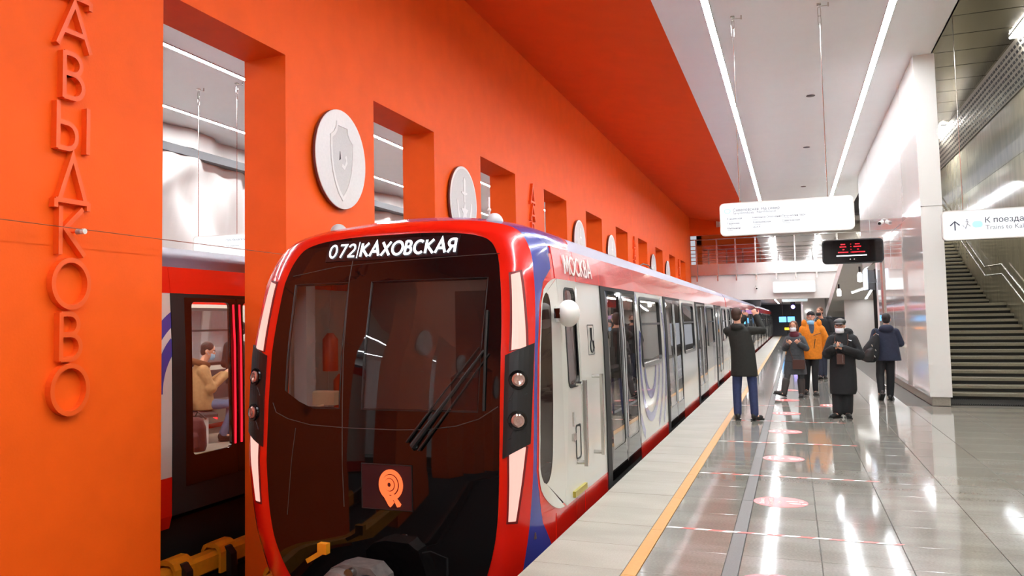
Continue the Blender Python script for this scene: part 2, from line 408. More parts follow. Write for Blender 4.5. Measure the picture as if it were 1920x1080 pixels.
def build_stairs():
    h, run, c = .1275, .33, 4.72; y = 18.72
    st = thing('staircase', 'wide stone staircase with dark risers going up behind the white pillar', 'stairs', (3.6, 18.72, 0))
    z = 0
    def step(y, z, depth):
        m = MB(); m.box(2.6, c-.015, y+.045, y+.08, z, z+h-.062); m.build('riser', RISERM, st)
        m = MB(); m.cbox(2.6, c-.015, y, y+depth+.06, z+h-.062, z+h, .006); m.build('tread', TREADM, st)
    for i in range(14): step(y, z, run); y += run; z += h
    step(y, z, 1.85); y += 1.9; z += h
    for i in range(22): step(y, z, run); y += run; z += h
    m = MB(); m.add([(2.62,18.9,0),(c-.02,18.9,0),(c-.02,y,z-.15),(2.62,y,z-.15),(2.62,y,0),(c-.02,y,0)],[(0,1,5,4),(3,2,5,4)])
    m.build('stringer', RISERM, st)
    # stone wall on the right of the stairs
    b = MB(); b.box(c, c+.3, Y0, 60, 0, 7.3)
    ws = struct(tag(b.build('wall_stair', BROWNST), 'brown-green polished granite wall beside the stairs'))
    yy = 12.0
    while yy < 34:
        for z0 in (0, 1.28, 2.56, 3.84, 5.12):
            m = MB(); m.box(c-.012, c, yy+.003, yy+1.997, z0+.003, z0+1.277); m.build('stone_panel', BROWNST, ws)
        yy += 2.0
    # perforated cornice
    t = thing('ventilation_cornice', 'perforated metal cornice band along the top of the granite wall', 'vent', (c, 20, 6.45))
    m = MB()
    m.add([(c-.02,8,6.45),(c-.32,8,7.23),(c-.32,45,7.23),(c-.02,45,6.45)], [(0,1,2,3)]); m.build('band', mat('cornice_metal', (170,166,156), .4, metal=.5), t)
    m = MB(); nrm = Vector((-.78,0,-.3)).normalized()
    for k in range(7):
        f = (k+.6)/7.6; x = c-.02-.3*f; z_ = 6.45+.78*f
        yy = 15
        while yy < 34:
            m.obox(Vector((x,yy,z_))+nrm*.004, (0,1,0), (-.3,0,.78), nrm, .075, .026, .003); yy += .24
    tag(m.build('slots', BLACK, t), kind='stuff')
    # handrails on the granite wall, two bars following flights and landing
    ya, yb = 18.72, 18.72+14*run
    def zr(y_):
        if y_ < ya: return 0
        if y_ < yb: return (y_-ya)/run*h + h
        if y_ < yb+1.9: return 15*h
        return 15*h + (y_-yb-1.9)/run*h + h
    t = thing('handrail', 'pair of steel handrails bent at the landing on the granite wall', 'handrail', (c, 19, 1))
    for dz in (.95, .72):
        pts = [(c-.09, y_, zr(y_)+dz) for y_ in (18.3, ya, yb-.1, yb+1.75, 33)]
        m = MB(); m.tube(pts, .022, 10); m.build('rail', STEEL, t, smooth=True)
    for y_ in (19.4, 21.4, 23.2, 24.6, 26.5, 28.5):
        m = MB(); z_ = zr(y_)+.72; m.tube([(c,y_,z_-.09),(c-.06,y_,z_-.09),(c-.09,y_,z_-.01)], .009, 6); m.tube([(c,y_,z_+.12),(c-.06,y_,z_+.12),(c-.09,y_,z_+.22)], .009, 6); m.build('bracket', STEEL, t)
    # grate
    t = thing('floor_grate', 'dark metal floor grate in front of the stairs', 'grate', (3.6, 18.1, 0))
    m = MB(); m.box(2.6, c, 17.66, 18.7, .001, .004); m.build('tray', BLACK, t)
    m = MB()
    x = 2.62
    while x < c: m.box(x, x+.012, 17.68, 18.68, .003, .016); x += .034
    tag(m.build('bars', DARKM, t), kind='stuff')
build_stairs()
for i, y in enumerate((-1.6, 8.2, 18.1, 28.0, 37.9)):
    t = thing('ceiling_tube_lamp', 'short lit tube on the steel ceiling '+['behind the viewer', 'above the direction sign', 'just outside the upper right corner', 'above the upper flight of stairs', 'hidden beyond the stairs'][i], 'lamp', (4.32, y, 7.2), group='tube lamps over the stairs')
    m = MB(); m.box(4.26, 4.38, y, y+1.5, 7.185, 7.205); m.build('tube', mat('tube_led', (255,255,255), .5, emit=(255,252,244), estr=100), t)
    m = MB(); m.box(4.25, 4.39, y-.03, y+1.53, 7.205, 7.235); m.build('fitting', SIGNB, t)

def build_floor():
    b = MB(); b.box(XE+.02, 5.0, Y0, 86, -.3, -.012); b.box(XE+.02, XE+.2, Y0, 86, -1.35, -.3); b.box(-14, -8.7, Y0, 60, -1.3, 0)
    fl = struct(tag(b.build('floor', GROUT), 'platform floor of polished grey granite slabs'))
    cols = [(XE, -1.08, GRANITE2, 'edge_slab'), (-.985, -.482, GRANITE, 'floor_tile'), (-.482, -.384, GRAYST, 'grey_strip_tile'), (-.384, .115, GRANITE, 'floor_tile'), (.115, .65, GRANITE, 'floor_tile'),
            (.65, 1.25, GRANITE, 'floor_tile'), (1.25, 1.85, GRANITE, 'floor_tile'), (1.85, 2.6, GRANITE, 'floor_tile'), (2.6, 3.3, GRANITE, 'floor_tile'), (3.3, 4.0, GRANITE, 'floor_tile'), (4.0, 4.72, GRANITE, 'floor_tile')]
    P = .615; cache = {}; rest = {}
    for x0, x1, m_, nm in cols:
        for r in range(-20, 124):
            y = 6.138 + (r-3)*P; L = P
            if nm == 'grey_strip_tile':
                if r % 2: continue
                L = 2*P
            if y > 85: continue
            if x1 > 2.5 and y+L > 17.7: continue
            near = 4.2 < y < 17.6 and not (x0 > 2.5 and y < 9)
            g = .0025
            if near:
                key = (round(x1-x0, 4), m_.name, L)
                if key not in cache:
                    mb = MB(); mb.cbox(-(x1-x0)/2+g, (x1-x0)/2-g, -L/2+g, L/2-g, -.02, 0, .0015); cache[key] = mb.mesh(nm, m_)
                o = link(nm, cache[key], fl); o.location = ((x0+x1)/2, y+L/2, random.uniform(-.0006, .0006))
            else:
                rest.setdefault(m_.name, MB()).cbox(x0+g, x1-g, y+g, y+L-g, -.02, 0, .0015)
    for k, mb in rest.items(): tag(mb.build('far_tiles', MATS[k], fl), kind='stuff')
    m = MB(); m.box(-1.08, -.985, 4.0, 85, -.012, .0015)
    y = 4.2
    o = thing('yellow_line', 'yellow safety line along the platform edge', 'floor line', (-1.03, 4, 0))
    m = MB(); m.box(-1.0775, -.9875, Y0, 4.2, -.012, .0006); m.build('strip_segment', YELLOW, o)
    while y < 84:
        m = MB(); m.box(-1.0775, -.9875, y+.002, min(y+1.228, 85), -.012, .0006); m.build('strip_segment', YELLOW, o); y += 1.23
build_floor()
def build_track():
    b = MB(); b.box(-8.8, XE+.1, Y0, 88, -1.5, -1.3)
    struct(tag(b.build('ground', BALLAST), 'dark concrete track bed'))
    for i, ax in enumerate((-3.13, -7.27)):
        for s_ in (-1, 1):
            x = ax+s_*.78
            m = MB(); m.box(x-.07, x+.07, Y0, 86, -1.29, -1.275); m.box(x-.01, x+.01, Y0, 86, -1.28, -1.14); m.cbox(x-.036, x+.036, Y0, 86, -1.15, -1.1, .008)
            tag(m.build('running_rail', RAILM), ['steel running rail under the red front train, ', 'steel running rail of the track behind the orange wall, '][i]+['wall side' if (s_ < 0) == (i == 0) else 'platform side'][0], 'rail')
    # yellow covered contact rails on dark brackets
    for i, (x, z) in enumerate(((-5.78, -.80), (-4.66, -.80))):
        t = thing('contact_rail', ['yellow covered contact rail seen through the nearest opening', 'yellow covered contact rail at the lower left of the red train nose'][i], 'rail', (x, 6, -1.3))
        prof = [(-.085,-.11),(-.085,.03),(-.05,.065),(.05,.065),(.085,.03),(.085,-.11),(.06,-.11),(.06,.02),(-.06,.02),(-.06,-.11)]
        m = MB(); m.prism(prof, (x, 2, z), (1,0,0), (0,0,1), (0,1,0), 40); m.build('cover', YELRAIL, t)
        m = MB(); m.box(x-.04, x+.04, 2, 42, z-.09, z-.02); m.build('conductor', RAILM, t)
        for y in (6.72, 7.42, 9.3, 11.2) if i == 0 else (6.95, 8.9):
            pr = [(x_*1.55, (z_+.01)*1.5) for x_, z_ in prof]
            arc = [(-.13,-.16),(-.13,.05),(-.1,.11),(-.04,.14),(.04,.14),(.1,.11),(.13,.05),(.13,-.16),(.1,-.16),(.1,.04),(.06,.09),(-.06,.09),(-.1,.04),(-.1,-.16)]
            m = MB(); m.prism(arc, (x, y-.14, z), (1,0,0), (0,0,1), (0,1,0), .28); m.build('hood', YELRAIL, t)
            m = MB()
            m.prism([(-.02,-.48),(.16,-.48),(.2,-.2),(.19,.02),(.13,.09),(.06,.11),(.06,.06),(.12,.0),(.13,-.2),(.06,-.3),(-.02,-.3)], (x, y-.05, z), (1,0,0), (0,0,1), (0,1,0), .1); m.build('bracket', BLACK, t)
build_track()
def build_enclosure():
    b = MB(); b.box(-14.2, -13.95, Y0, 60, 0, ZC); tag(struct(b.build('wall_far', WHITEP)), 'white wall of the opposite platform')
    b = MB(); b.box(-14.2, 5.3, Y0-.3, Y0, -1.5, 7.6); tag(struct(b.build('wall_back', WHITEP)), 'end wall of the hall behind the viewer')
build_enclosure()
def build_relief():
    # white drapery relief on the opposite wall, split by a dark groove
    def h(u, v):
        y = u*44; z = v*6.4
        a = .22*math.sin(y*1.1+1.6*math.sin(z*.9+y*.25)) + .12*math.sin(2.7*y-1.9*z+1.2*math.sin(y*.8)) + .16*abs(math.sin(.55*y+1.15*z+.6*math.sin(y*.6)))
        a += .06*math.sin(6.3*y+2.2*z)+.14*max(0, math.sin(1.7*y-2.6*z+2*math.sin(.7*y)))**3
        return (-13.9+.75*max(0, a+.32), 4+y, .05+z)
    for i, (v0, v1) in enumerate(((0, .893), (.927, .998))):
        m = MB(); m.grid(lambda u, v: h(u, v0+(v1-v0)*v), 260, int(70*(v1-v0))+3)
        o = m.build('wall_relief', RELIEF, smooth=80)
        tag(o, ['white plaster drapery relief on the opposite wall below the dark groove', 'strip of white plaster relief above the dark groove on the opposite wall'][i], 'relief')
    m = MB(); m.box(-13.9, -13.3, 4, 46, 5.77, 5.97); struct(m.build('trim_1', DBAND))['label'] = 'dark groove strip across the white relief'
build_relief()

# ------------------------------------------------------------------ wall letters, medallions, cable
def letters():
    word = 'ДАВЫДКОВО'
    first = True
    for col, y in enumerate((4.555, 16.5, 28.55, 40.6)):
        for i, ch in enumerate(word):
            zt = 4.069 + .387 - .387*i
            if col and i > 3: continue
            me_w = {'Д': .335, 'А': .325, 'В': .215, 'Ы': .315, 'К': .25, 'О': .35}[ch]
            hh = .365 if ch == 'О' else .352; zb = zt-.352-(.006 if ch == 'О' else 0)
            o = stroke_text('wall_letter', ch, (XW, y, zb), (0,1,0), (0,0,1), hh, ORLET, None, .055, .036, width=me_w, centre=True)
            rank = ['topmost', 'second', 'third', 'fourth', 'fifth', 'sixth', 'seventh', 'eighth', 'lowest'][i]
            where = ['the large letter column nearest the viewer', 'the letter column above the red train nose', 'the small letter column half way along the wall', 'the tiny letter column at the far end of the wall'][col]
            tag(o, f'raised orange letter {ch}, {rank} in {where}', 'letter', 'letters on the orange wall')
letters()
def medallions():
    ys = [(8.524, 0), (12.5, 1), (20.53, 2), (24.56, 3), (32.6, 2), (36.6, 3), (-3.5, 2), (.5, 3), (-11.5, 2)]
    nm = ['first', 'second', 'third', 'fourth', 'fifth', 'sixth', 'out', 'out', 'out']
    for i, (y, k) in enumerate(ys):
        z = 1.967+1.62; r = .5916
        lab = {0: 'round white wall medallion with a raised shield, largest and nearest', 1: 'round white medallion with sword and star relief behind the train nose',
               2: 'half hidden white medallion, third along the orange wall above the train roof', 3: 'half hidden white medallion, fourth along the orange wall above the train roof',
               4: 'small white medallion, fifth along the orange wall', 5: 'tiny white medallion, farthest along the orange wall'}.get(i, 'white wall medallion %s along the orange wall' % ['level with the viewer', 'just beside the viewer', 'far behind the viewer'][i-6] if i > 5 else '')
        t = thing('wall_medallion', lab, 'medallion', (XW, y, z), group='medallions on the orange wall')
        A = ((0,1,0), (0,0,1), (1,0,0)); o = (XW, y, z)
        m = MB(); m.lathe([(r-.06,0),(r-.06,.03)], o, *A, 48); m.build('mount', MEDRIM, t, smooth=True)
        m = MB(); m.lathe([(r,.03),(r,.058)], o, *A, 64); m.build('rim', MEDRIM, t, smooth=True)
        m = MB(); m.lathe([(r-.002,.058),(r-.002,.066),(r-.012,.07)], o, *A, 64); m.build('disc', MEDAL, t, smooth=30)
        fo = (XW+.07, y, z)
        if k == 0:
            half = [(0,.47),(.13,.44),(.145,.37),(.2,.30),(.275,.255),(.275,.12),(.265,-.02),(.235,-.16),(.17,-.31),(.09,-.42),(0,-.5)]
            half[0] = (0, .44)
            lp = half + [(-a, b) for a, b in half[-2:0:-1]]
            inn = [(a*.87, b*.885) for a, b in lp]
            m = MB(); m.ring(lp, inn, fo, *A, .012); m.build('shield_border', MEDAL, t)
            m = MB(); m.prism(inn, fo, *A, .003); m.build('shield_field', MEDAL2, t)
            m = MB(); m.prism([(-.07,-.02),(-.04,.0),(-.055,.09)], (XW+.073, y, z), *A, .005); m.build('shield_mark', DARKM, t)
            m = MB(); m.prism([(.0,-.05),(.05,-.07),(.09,.0),(.06,.04),(.1,.06),(.12,-.03),(.05,-.12),(-.02,-.09)], (XW+.073, y, z), *A, .003); m.build('shield_mark', MEDAL, t)
        else:
            lp = [(.55*math.cos(2*PI*a/48), .55*math.sin(2*PI*a/48)) for a in range(48)]
            m = MB(); m.prism(lp, fo, *A, .002); m.build('field', MEDAL2, t)
            st = []
            for a in range(10):
                rr = .17 if a % 2 == 0 else .075; th = PI/2+a*PI/5; st.append((rr*math.cos(th), -.16+rr*math.sin(th)))
            m = MB(); m.prism(st, (XW+.072, y, z), *A, .008); m.build('star', MEDAL, t)
            m = MB(); m.prism([(-.025,.0),(.025,.0),(.025,.12),(.12,.14),(.12,.17),(.04,.17),(.05,.36),(0,.42),(-.05,.36),(-.04,.17),(-.12,.17),(-.12,.14),(-.025,.12)], (XW+.072, y, z), *A, .008); m.build('sword', MEDAL, t)
            for s_ in (-1, 1):
                m = MB(); m.prism([(s_*.2,-.36),(s_*.27,-.28),(s_*.32,-.12),(s_*.33,.02),(s_*.29,.0),(s_*.26,-.12),(s_*.2,-.24)], (XW+.072, y, z), *A, .006); m.build('laurel', MEDAL, t)
medallions()
t = thing('wall_cable', 'thin steel cable on a standoff bolt across the lowest letters', 'cable', (XW, 4.6, 2.36))
m = MB(); m.tube([(XW+.12, -6, 2.36), (XW+.12, 30, 2.36)], .0035, 6); m.build('cable', mat('cable_rust', (150, 70, 40), .5), t)
for y in (.4, 4.59, 8.6):
    m = MB(); m.tube([(XW, y, 2.345), (XW+.06, y, 2.345)], .008, 8); m.build('bolt', ORLET, t)
    m = MB(); m.tube([(XW+.06, y, 2.345), (XW+.1, y, 2.345)], .02, 10); m.build('clamp', SIGNB, t); m = MB(); m.tube([(XW+.105, y, 2.345), (XW+.14, y, 2.345)], .021, 10); m.build('nut', PILLARM, t)

# ------------------------------------------------------------------ trains
AXN, AXF = -3.13, -7.27
PROF = [(1.30,-.45),(1.345,-.3),(1.345,.6),(1.335,1.4),(1.305,2.0),(1.275,2.25),(1.2,2.37),(1.03,2.455),(.72,2.54),(.36,2.585),(0,2.6)]
def dz(z):
    for (a, z0), (b, z1) in zip(PROF, PROF[1:]):
        if z0 <= z <= z1: return a+(b-a)*(z-z0)/(z1-z0)
    return PROF[0][0] if z < 0 else 1.2
def side(m, s, ax, y0, y1, z0, z1, off=0, th=.03):
    nz = max(1, int((z1-z0)/.12))
    return m.sheet(lambda u, v: (ax+s*(dz(z0+(z1-z0)*v)+off), y0+(y1-y0)*u, z0+(z1-z0)*v), lambda u, v: (-s, 0, 0), 1, nz, th)
def sring(m, s, ax, outer, inner, off, th):            # ring on the side skin, loops in (y, z)
    n = len(outer); V = []
    for lp, d in ((outer, off), (outer, off-th), (inner, off), (inner, off-th)):
        V += [(ax+s*(dz(z)+d), y, z) for y, z in lp]
    f = []
    for i in range(n):
        j = (i+1) % n
        f += [(i, j, 2*n+j, 2*n+i), (n+i, 3*n+i, 3*n+j, n+j), (i, n+i, n+j, j), (2*n+i, 2*n+j, 3*n+j, 3*n+i)]
    return m.add(V, f)
def spoly(m, s, ax, lp, off, th):
    n = len(lp); V = [(ax+s*(dz(z)+off), y, z) for y, z in lp] + [(ax+s*(dz(z)+off-th), y, z) for y, z in lp]
    return m.add(V, [tuple(range(n)), tuple(range(2*n-1, n-1, -1))] + [(i, (i+1) % n, n+(i+1) % n, n+i) for i in range(n)])
def rloop(y0, y1, z0, z1, r, n=5): return [(a+(y0+y1)/2, b+(z0+z1)/2) for a, b in rrect(y1-y0, z1-z0, r, n)]

def door(root, s, ax, d0, lit, detail=True, glassm=None):
    g = glassm or GL_SIDE
    m = MB(); side(m, s, ax, d0, d0+.2, -.28, 1.985, .012, .06); side(m, s, ax, d0+2.0, d0+2.04, -.28, 1.985, .0, .05); side(m, s, ax, d0, d0+2.04, 1.945, 1.985, .004, .05); side(m, s, ax, d0, d0+2.04, -.3, -.03, -.005, .05)
    m.build('door_frame', RUBBER, root)
    for k in (0, 1):
        a = d0+.2+.9*k; b = a+.895
        m = MB(); sring(m, s, ax, rloop(a, b, -.03, 1.945, .02), rloop(a+.12, b-.12, .27, 1.9, .05), .008, .035)
        lf = m.build('door_leaf', BLACKG, root)
        m = MB(); spoly(m, s, ax, rloop(a+.121, b-.121, .271, 1.899, .05), .004, .008); m.build('glass', g, lf)
        if detail:
            y = b-.055 if k == 0 else a+.055
            m = MB(); side(m, s, ax, y-.012, y+.012, .3, 1.88, .014, .008); m.build('light_strip', LEDRED if lit else SIGNB, lf)
def window(root, s, ax, y0, y1, z0, z1):
    m = MB(); sring(m, s, ax, rloop(y0-.03, y1+.03, z0-.03, z1+.03, .09), rloop(y0+.015, y1-.015, z0+.015, z1-.015, .07), .018, .05)
    f = m.build('window', BLACK, root)
    m = MB(); spoly(m, s, ax, rloop(y0+.01, y1-.01, z0+.01, z1-.01, .07), -.004, .008); m.build('pane', GL_SIDE, f)
    m = MB(); side(m, s, ax, y0+.02, y1-.02, z1-.34, z1-.31, .01, .03); m.build('transom', BLACK, f)
    m = MB(); side(m, s, ax, y0+.02, y1-.02, z0-.03, z0+.02, .026, .03); m.build('sill', CHROME, f)
def panel(root, s, ax, y0, y1, hole=None):
    m = MB(); z0, z1 = .1, 1.985
    if hole:
        a, b, c, d = hole
        side(m, s, ax, y0, y1, z0, c); side(m, s, ax, y0, y1, d, z1); side(m, s, ax, y0, a, c, d); side(m, s, ax, b, y1, c, d)
    else: side(m, s, ax, y0, y1, z0, z1)
    return m.build('side_panel', TWHITE, root)
def swoosh(root, s, ax, cy, cz, radii, wd, y0, y1, z0, z1, hole=None):
    def ok(y, z): return y0 < y < y1 and z0 < z < z1 and not (hole and hole[0] < y < hole[1] and hole[2] < z < hole[3])
    for r in radii:
        n = 300; m = MB(); start = next((k for k in range(n) if not ok(cy+r*math.cos(2*PI*k/n), cz+r*math.sin(2*PI*k/n))), 0)
        for q_ in range(n+1):
            k = start+q_; a, b = 2*PI*k/n, 2*PI*(k+1)/n
            q = [(cy+rr*math.cos(t_), cz+rr*math.sin(t_)) for t_, rr in ((a, r-wd/2), (b, r-wd/2), (b, r+wd/2), (a, r+wd/2))]
            if q_ < n and all(ok(*p) for p in q): m.add([(ax+s*(dz(z)+.003), y, z) for y, z in q], [(0,1,2,3)])
            elif m.v:
                if len(m.f) > 3: m.build('blue_ring', BLUE, root)
                m = MB()
def interior(root, ax, ya, yb, doors, lit=True):
    m = MB(); m.box(ax-1.29, ax+1.29, ya, yb, -.02, .03); m.build('saloon_floor', SALF, root)
    m = MB(); m.box(ax-1.2, ax+1.2, ya, yb, 2.16, 2.18); m.build('saloon_ceiling', SALW, root)
    for s in (-1, 1):
        m = MB(); m.box(ax+s*.72-.04, ax+s*.72+.04, ya+.2, yb-.2, 2.13, 2.15); m.build('saloon_lamp', SALLED, root)
    prev = ya
    for d in list(doors)+[yb]:
        if d-prev > .8:
            for s in (-1, 1):
                x0, x1 = sorted((ax+s*.82, ax+s*1.27)); x2, x3 = sorted((ax+s*1.18, ax+s*1.28))
                m = MB(); m.box(x0, x1, prev+.15, d-.15, .42, .5); m.box(x2, x3, prev+.15, d-.15, .5, .95); m.build('bench_seat', SEATM, root)
        prev = d+2.04
    for d in doors:
        for s in (-1, 1):
            m = MB(); m.tube([(ax+s*.75, d+.1, .03), (ax+s*.75, d+.1, 2.15)], .018, 8); m.build('handrail_pole', CHROME, root)
def car_body(root, ax, ya, yb, doors, lit, sa=None, detail=True):
    sa = ya if sa is None else sa                      # the sides start here (behind the cab on the head car)
    pr = [(-d, z) for d, z in PROF[5:]] + [(d, z) for d, z in PROF[5:-1][::-1]]
    cuts = [ya + (yb-ya)*k/4 for k in range(5)]
    for a, b in zip(cuts, cuts[1:]):
        m = MB(); n = len(pr)
        m.add([(ax+d, y, z) for y in (a+.002, b-.002) for d, z in pr] + [(ax+d*.97, y, z-.04) for y in (a+.002, b-.002) for d, z in pr],
              [(i, i+1, n+i+1, n+i) for i in range(n-1)] + [(2*n+i, 3*n+i, 3*n+i+1, 2*n+i+1) for i in range(n-1)] + [(i, 2*n+i, 2*n+i+1, i+1) for i in range(n-1)] + [(n+i, n+i+1, 3*n+i+1, 3*n+i) for i in range(n-1)])
        m.build('roof_panel', TROOF, root, smooth=50)
    for s in (1, -1):
        prev = sa
        for d in doors:
            m = MB(); side(m, s, ax, prev+.002, d-.002, 1.985, 2.262, .006, .04); m.build('cantrail_panel', RED, root)
            m = MB(); side(m, s, ax, d+.002, d+2.04-.002, 1.985, 2.262, .006, .04); m.build('cantrail_panel', RED, root)
            prev = d+2.04
        m = MB(); side(m, s, ax, prev+.002, yb, 1.985, 2.262, .006, .04); m.build('cantrail_panel', RED, root)
        edges = []; prev = sa
        for d in doors: edges.append((prev, d)); prev = d+2.04
        edges.append((prev, yb))
        for i, (a, b) in enumerate(edges):
            m = MB(); side(m, s, ax, a, b, -.42, .1, .002, .04); m.build('skirt', RED, root)
            if b-a > 1.5 and (i or sa == ya):
                h = (a+.28, b-.5, 1.05, 1.9) if s > 0 else (a+.28, b-.3, 1.05, 1.9)
                panel(root, s, ax, a, b, h); window(root, s, ax, *h)
            else: panel(root, s, ax, a, b)
        for d in doors: door(root, s, ax, d, lit, detail and s > 0, GL_CLEAR if lit else None)
    m = MB(); m.box(ax-1.15, ax+1.15, ya+.6, yb-.2, -.95, -.4); m.build('underframe', DARKM, root)
    m = MB(); m.box(ax-1.25, ax+1.25, yb-.04, yb, -.3, 2.2); m.build('end_wall', BLACK, root)

# ---- nose surface
def catmull(P, n):
    out = []; k = len(P)-1
    for i in range(n+1):
        t = i/n*k; j = min(int(t), k-1); f = t-j
        p0, p1, p2, p3 = P[max(j-1, 0)], P[j], P[j+1], P[min(j+2, k)]
        out.append(tuple(.5*((2*b)+(-a+c)*f+(2*a-5*b+4*c-d)*f*f+(-a+3*b-3*c+d)*f**3) for a, b, c, d in zip(p0, p1, p2, p3)))
    return out
NS = 64
MK = catmull([(0,-.66),(.5,-.66),(.75,-.55),(.87,-.40),(.96,-.18),(1.012,.05),(1.035,.3),(1.046,.6),(1.046,1.4),(1.03,1.75),(1.003,2.0),(.96,2.17),(.88,2.29),(.75,2.345),(.55,2.375),(.28,2.39),(0,2.395)], NS)
OU = catmull([(0,-.88),(.6,-.88),(.93,-.80),(1.09,-.55),(1.18,-.25),(1.235,.02),(1.268,.3),(1.288,.6),(1.292,1.4),(1.28,1.75),(1.255,2.0),(1.205,2.2),(1.10,2.36),(.94,2.44),(.68,2.49),(.34,2.515),(0,2.52)], NS)
BD = catmull([(0,-.9),(.62,-.9),(1.0,-.86),(1.24,-.6),(1.32,-.3),(1.345,.0),(1.347,.3),(1.347,.6),(1.337,1.4),(1.322,1.75),(1.305,2.0),(1.272,2.25),(1.19,2.38),(1.03,2.458),(.72,2.542),(.36,2.588),(0,2.603)], NS)
YF = [(-1,6.14),(-.5,6.05),(-.15,6.0),(.5,5.99),(1.0,6.03),(1.4,6.078),(2.0,6.222),(2.3,6.355),(2.45,6.45),(2.7,6.6)]
def yf(z):
    if z <= YF[0][0]: return YF[0][1]
    for (a, u), (b, v) in zip(YF, YF[1:]):
        if a <= z <= b: return u+(v-u)*(z-a)/(b-a)
    return YF[-1][1]
def yface(x, z): return yf(z) - .05*max(0, 1-(x/1.05)**2)
def blue_w(z):           # how far the blue sweep reaches back from the red frame
    pts = [(-1,.9),(-.5,.75),(-.2,.42),(.1,.16),(.5,.05),(1.4,.05),(1.75,.07),(1.95,.16),(2.15,.5),(2.3,.95),(2.6,1.25)]
    for (a, u), (b, v) in zip(pts, pts[1:]):
        if a <= z <= b: return u+(v-u)*(z-a)/(b-a)
    return .3
YJ = 6.78                # the nose joins the straight body here on the sides
def nose_pt(k, s, t):    # k index, s side sign, t ring coordinate 0 mask edge .. 1 outer edge .. 2 blue end .. 3 body
    mx, mz = MK[k]; ox, oz = OU[k]; bx, bz = BD[k]
    y0 = yf(mz); y1 = yf(oz)+.085
    if t <= 1:
        x = mx+(ox-mx)*t; z = mz+(oz-mz)*t; y = y0+(y1-y0)*(t*t)*.9+(y1-y0)*.1*t
        y -= .018*math.sin(PI*t)
    else:
        w_ = blue_w(oz); yj = max(7.37, y1+w_+.12) if oz > 2.19 else (max(YJ, y1+w_+.12) if oz < -.1 else YJ)
        yb_ = y1+min(w_, yj-y1-.1)
        y = y1+(yb_-y1)*(t-1) if t <= 2 else yb_+(yj-yb_)*(t-2)
        f = min(1, (y-y1)/.55); g = 1-(1-f)**2.2
        x = ox+(bx-ox)*g; z = oz+(bz-oz)*g
    return Vector((AXN+s*x, y, z))
def frame_at(s, z, t):   # point on the red frame at height z, t across it
    best = min(range(NS//5, NS-NS//6), key=lambda k: abs(MK[k][1]+(OU[k][1]-MK[k][1])*t-z))
    k = best; za = MK[k][1]+(OU[k][1]-MK[k][1])*t; k2 = k+1 if za < z else k-1
    zb = MK[k2][1]+(OU[k2][1]-MK[k2][1])*t; f = 0 if abs(zb-za) < 1e-6 else (z-za)/(zb-za)
    return nose_pt(k, s, t).lerp(nose_pt(k2, s, t), max(0, min(1, f)))
def frame_nrm(s, z, t):
    a = frame_at(s, z, min(1, t+.08)) - frame_at(s, z, max(0, t-.08)); b = frame_at(s, z+.03, t) - frame_at(s, z-.03, t)
    n = a.cross(b).normalized(); return n if n.y < 0 else -n
def frame_quad(m, s, c, h0, h1, nu=4, nv=10):          # c: four (t, z) corners; raised from h0 to h1
    def p(u, v):
        a = [c[0][i]*(1-u)*(1-v)+c[1][i]*u*(1-v)+c[2][i]*u*v+c[3][i]*(1-u)*v for i in (0, 1)]; return a
    def fn(u, v): t_, z = p(u, v); return frame_at(s, z, t_)+frame_nrm(s, z, t_)*h0
    def nn(u, v): t_, z = p(u, v); return frame_nrm(s, z, t_)
    return m.sheet(fn, nn, nu, nv, h1-h0)

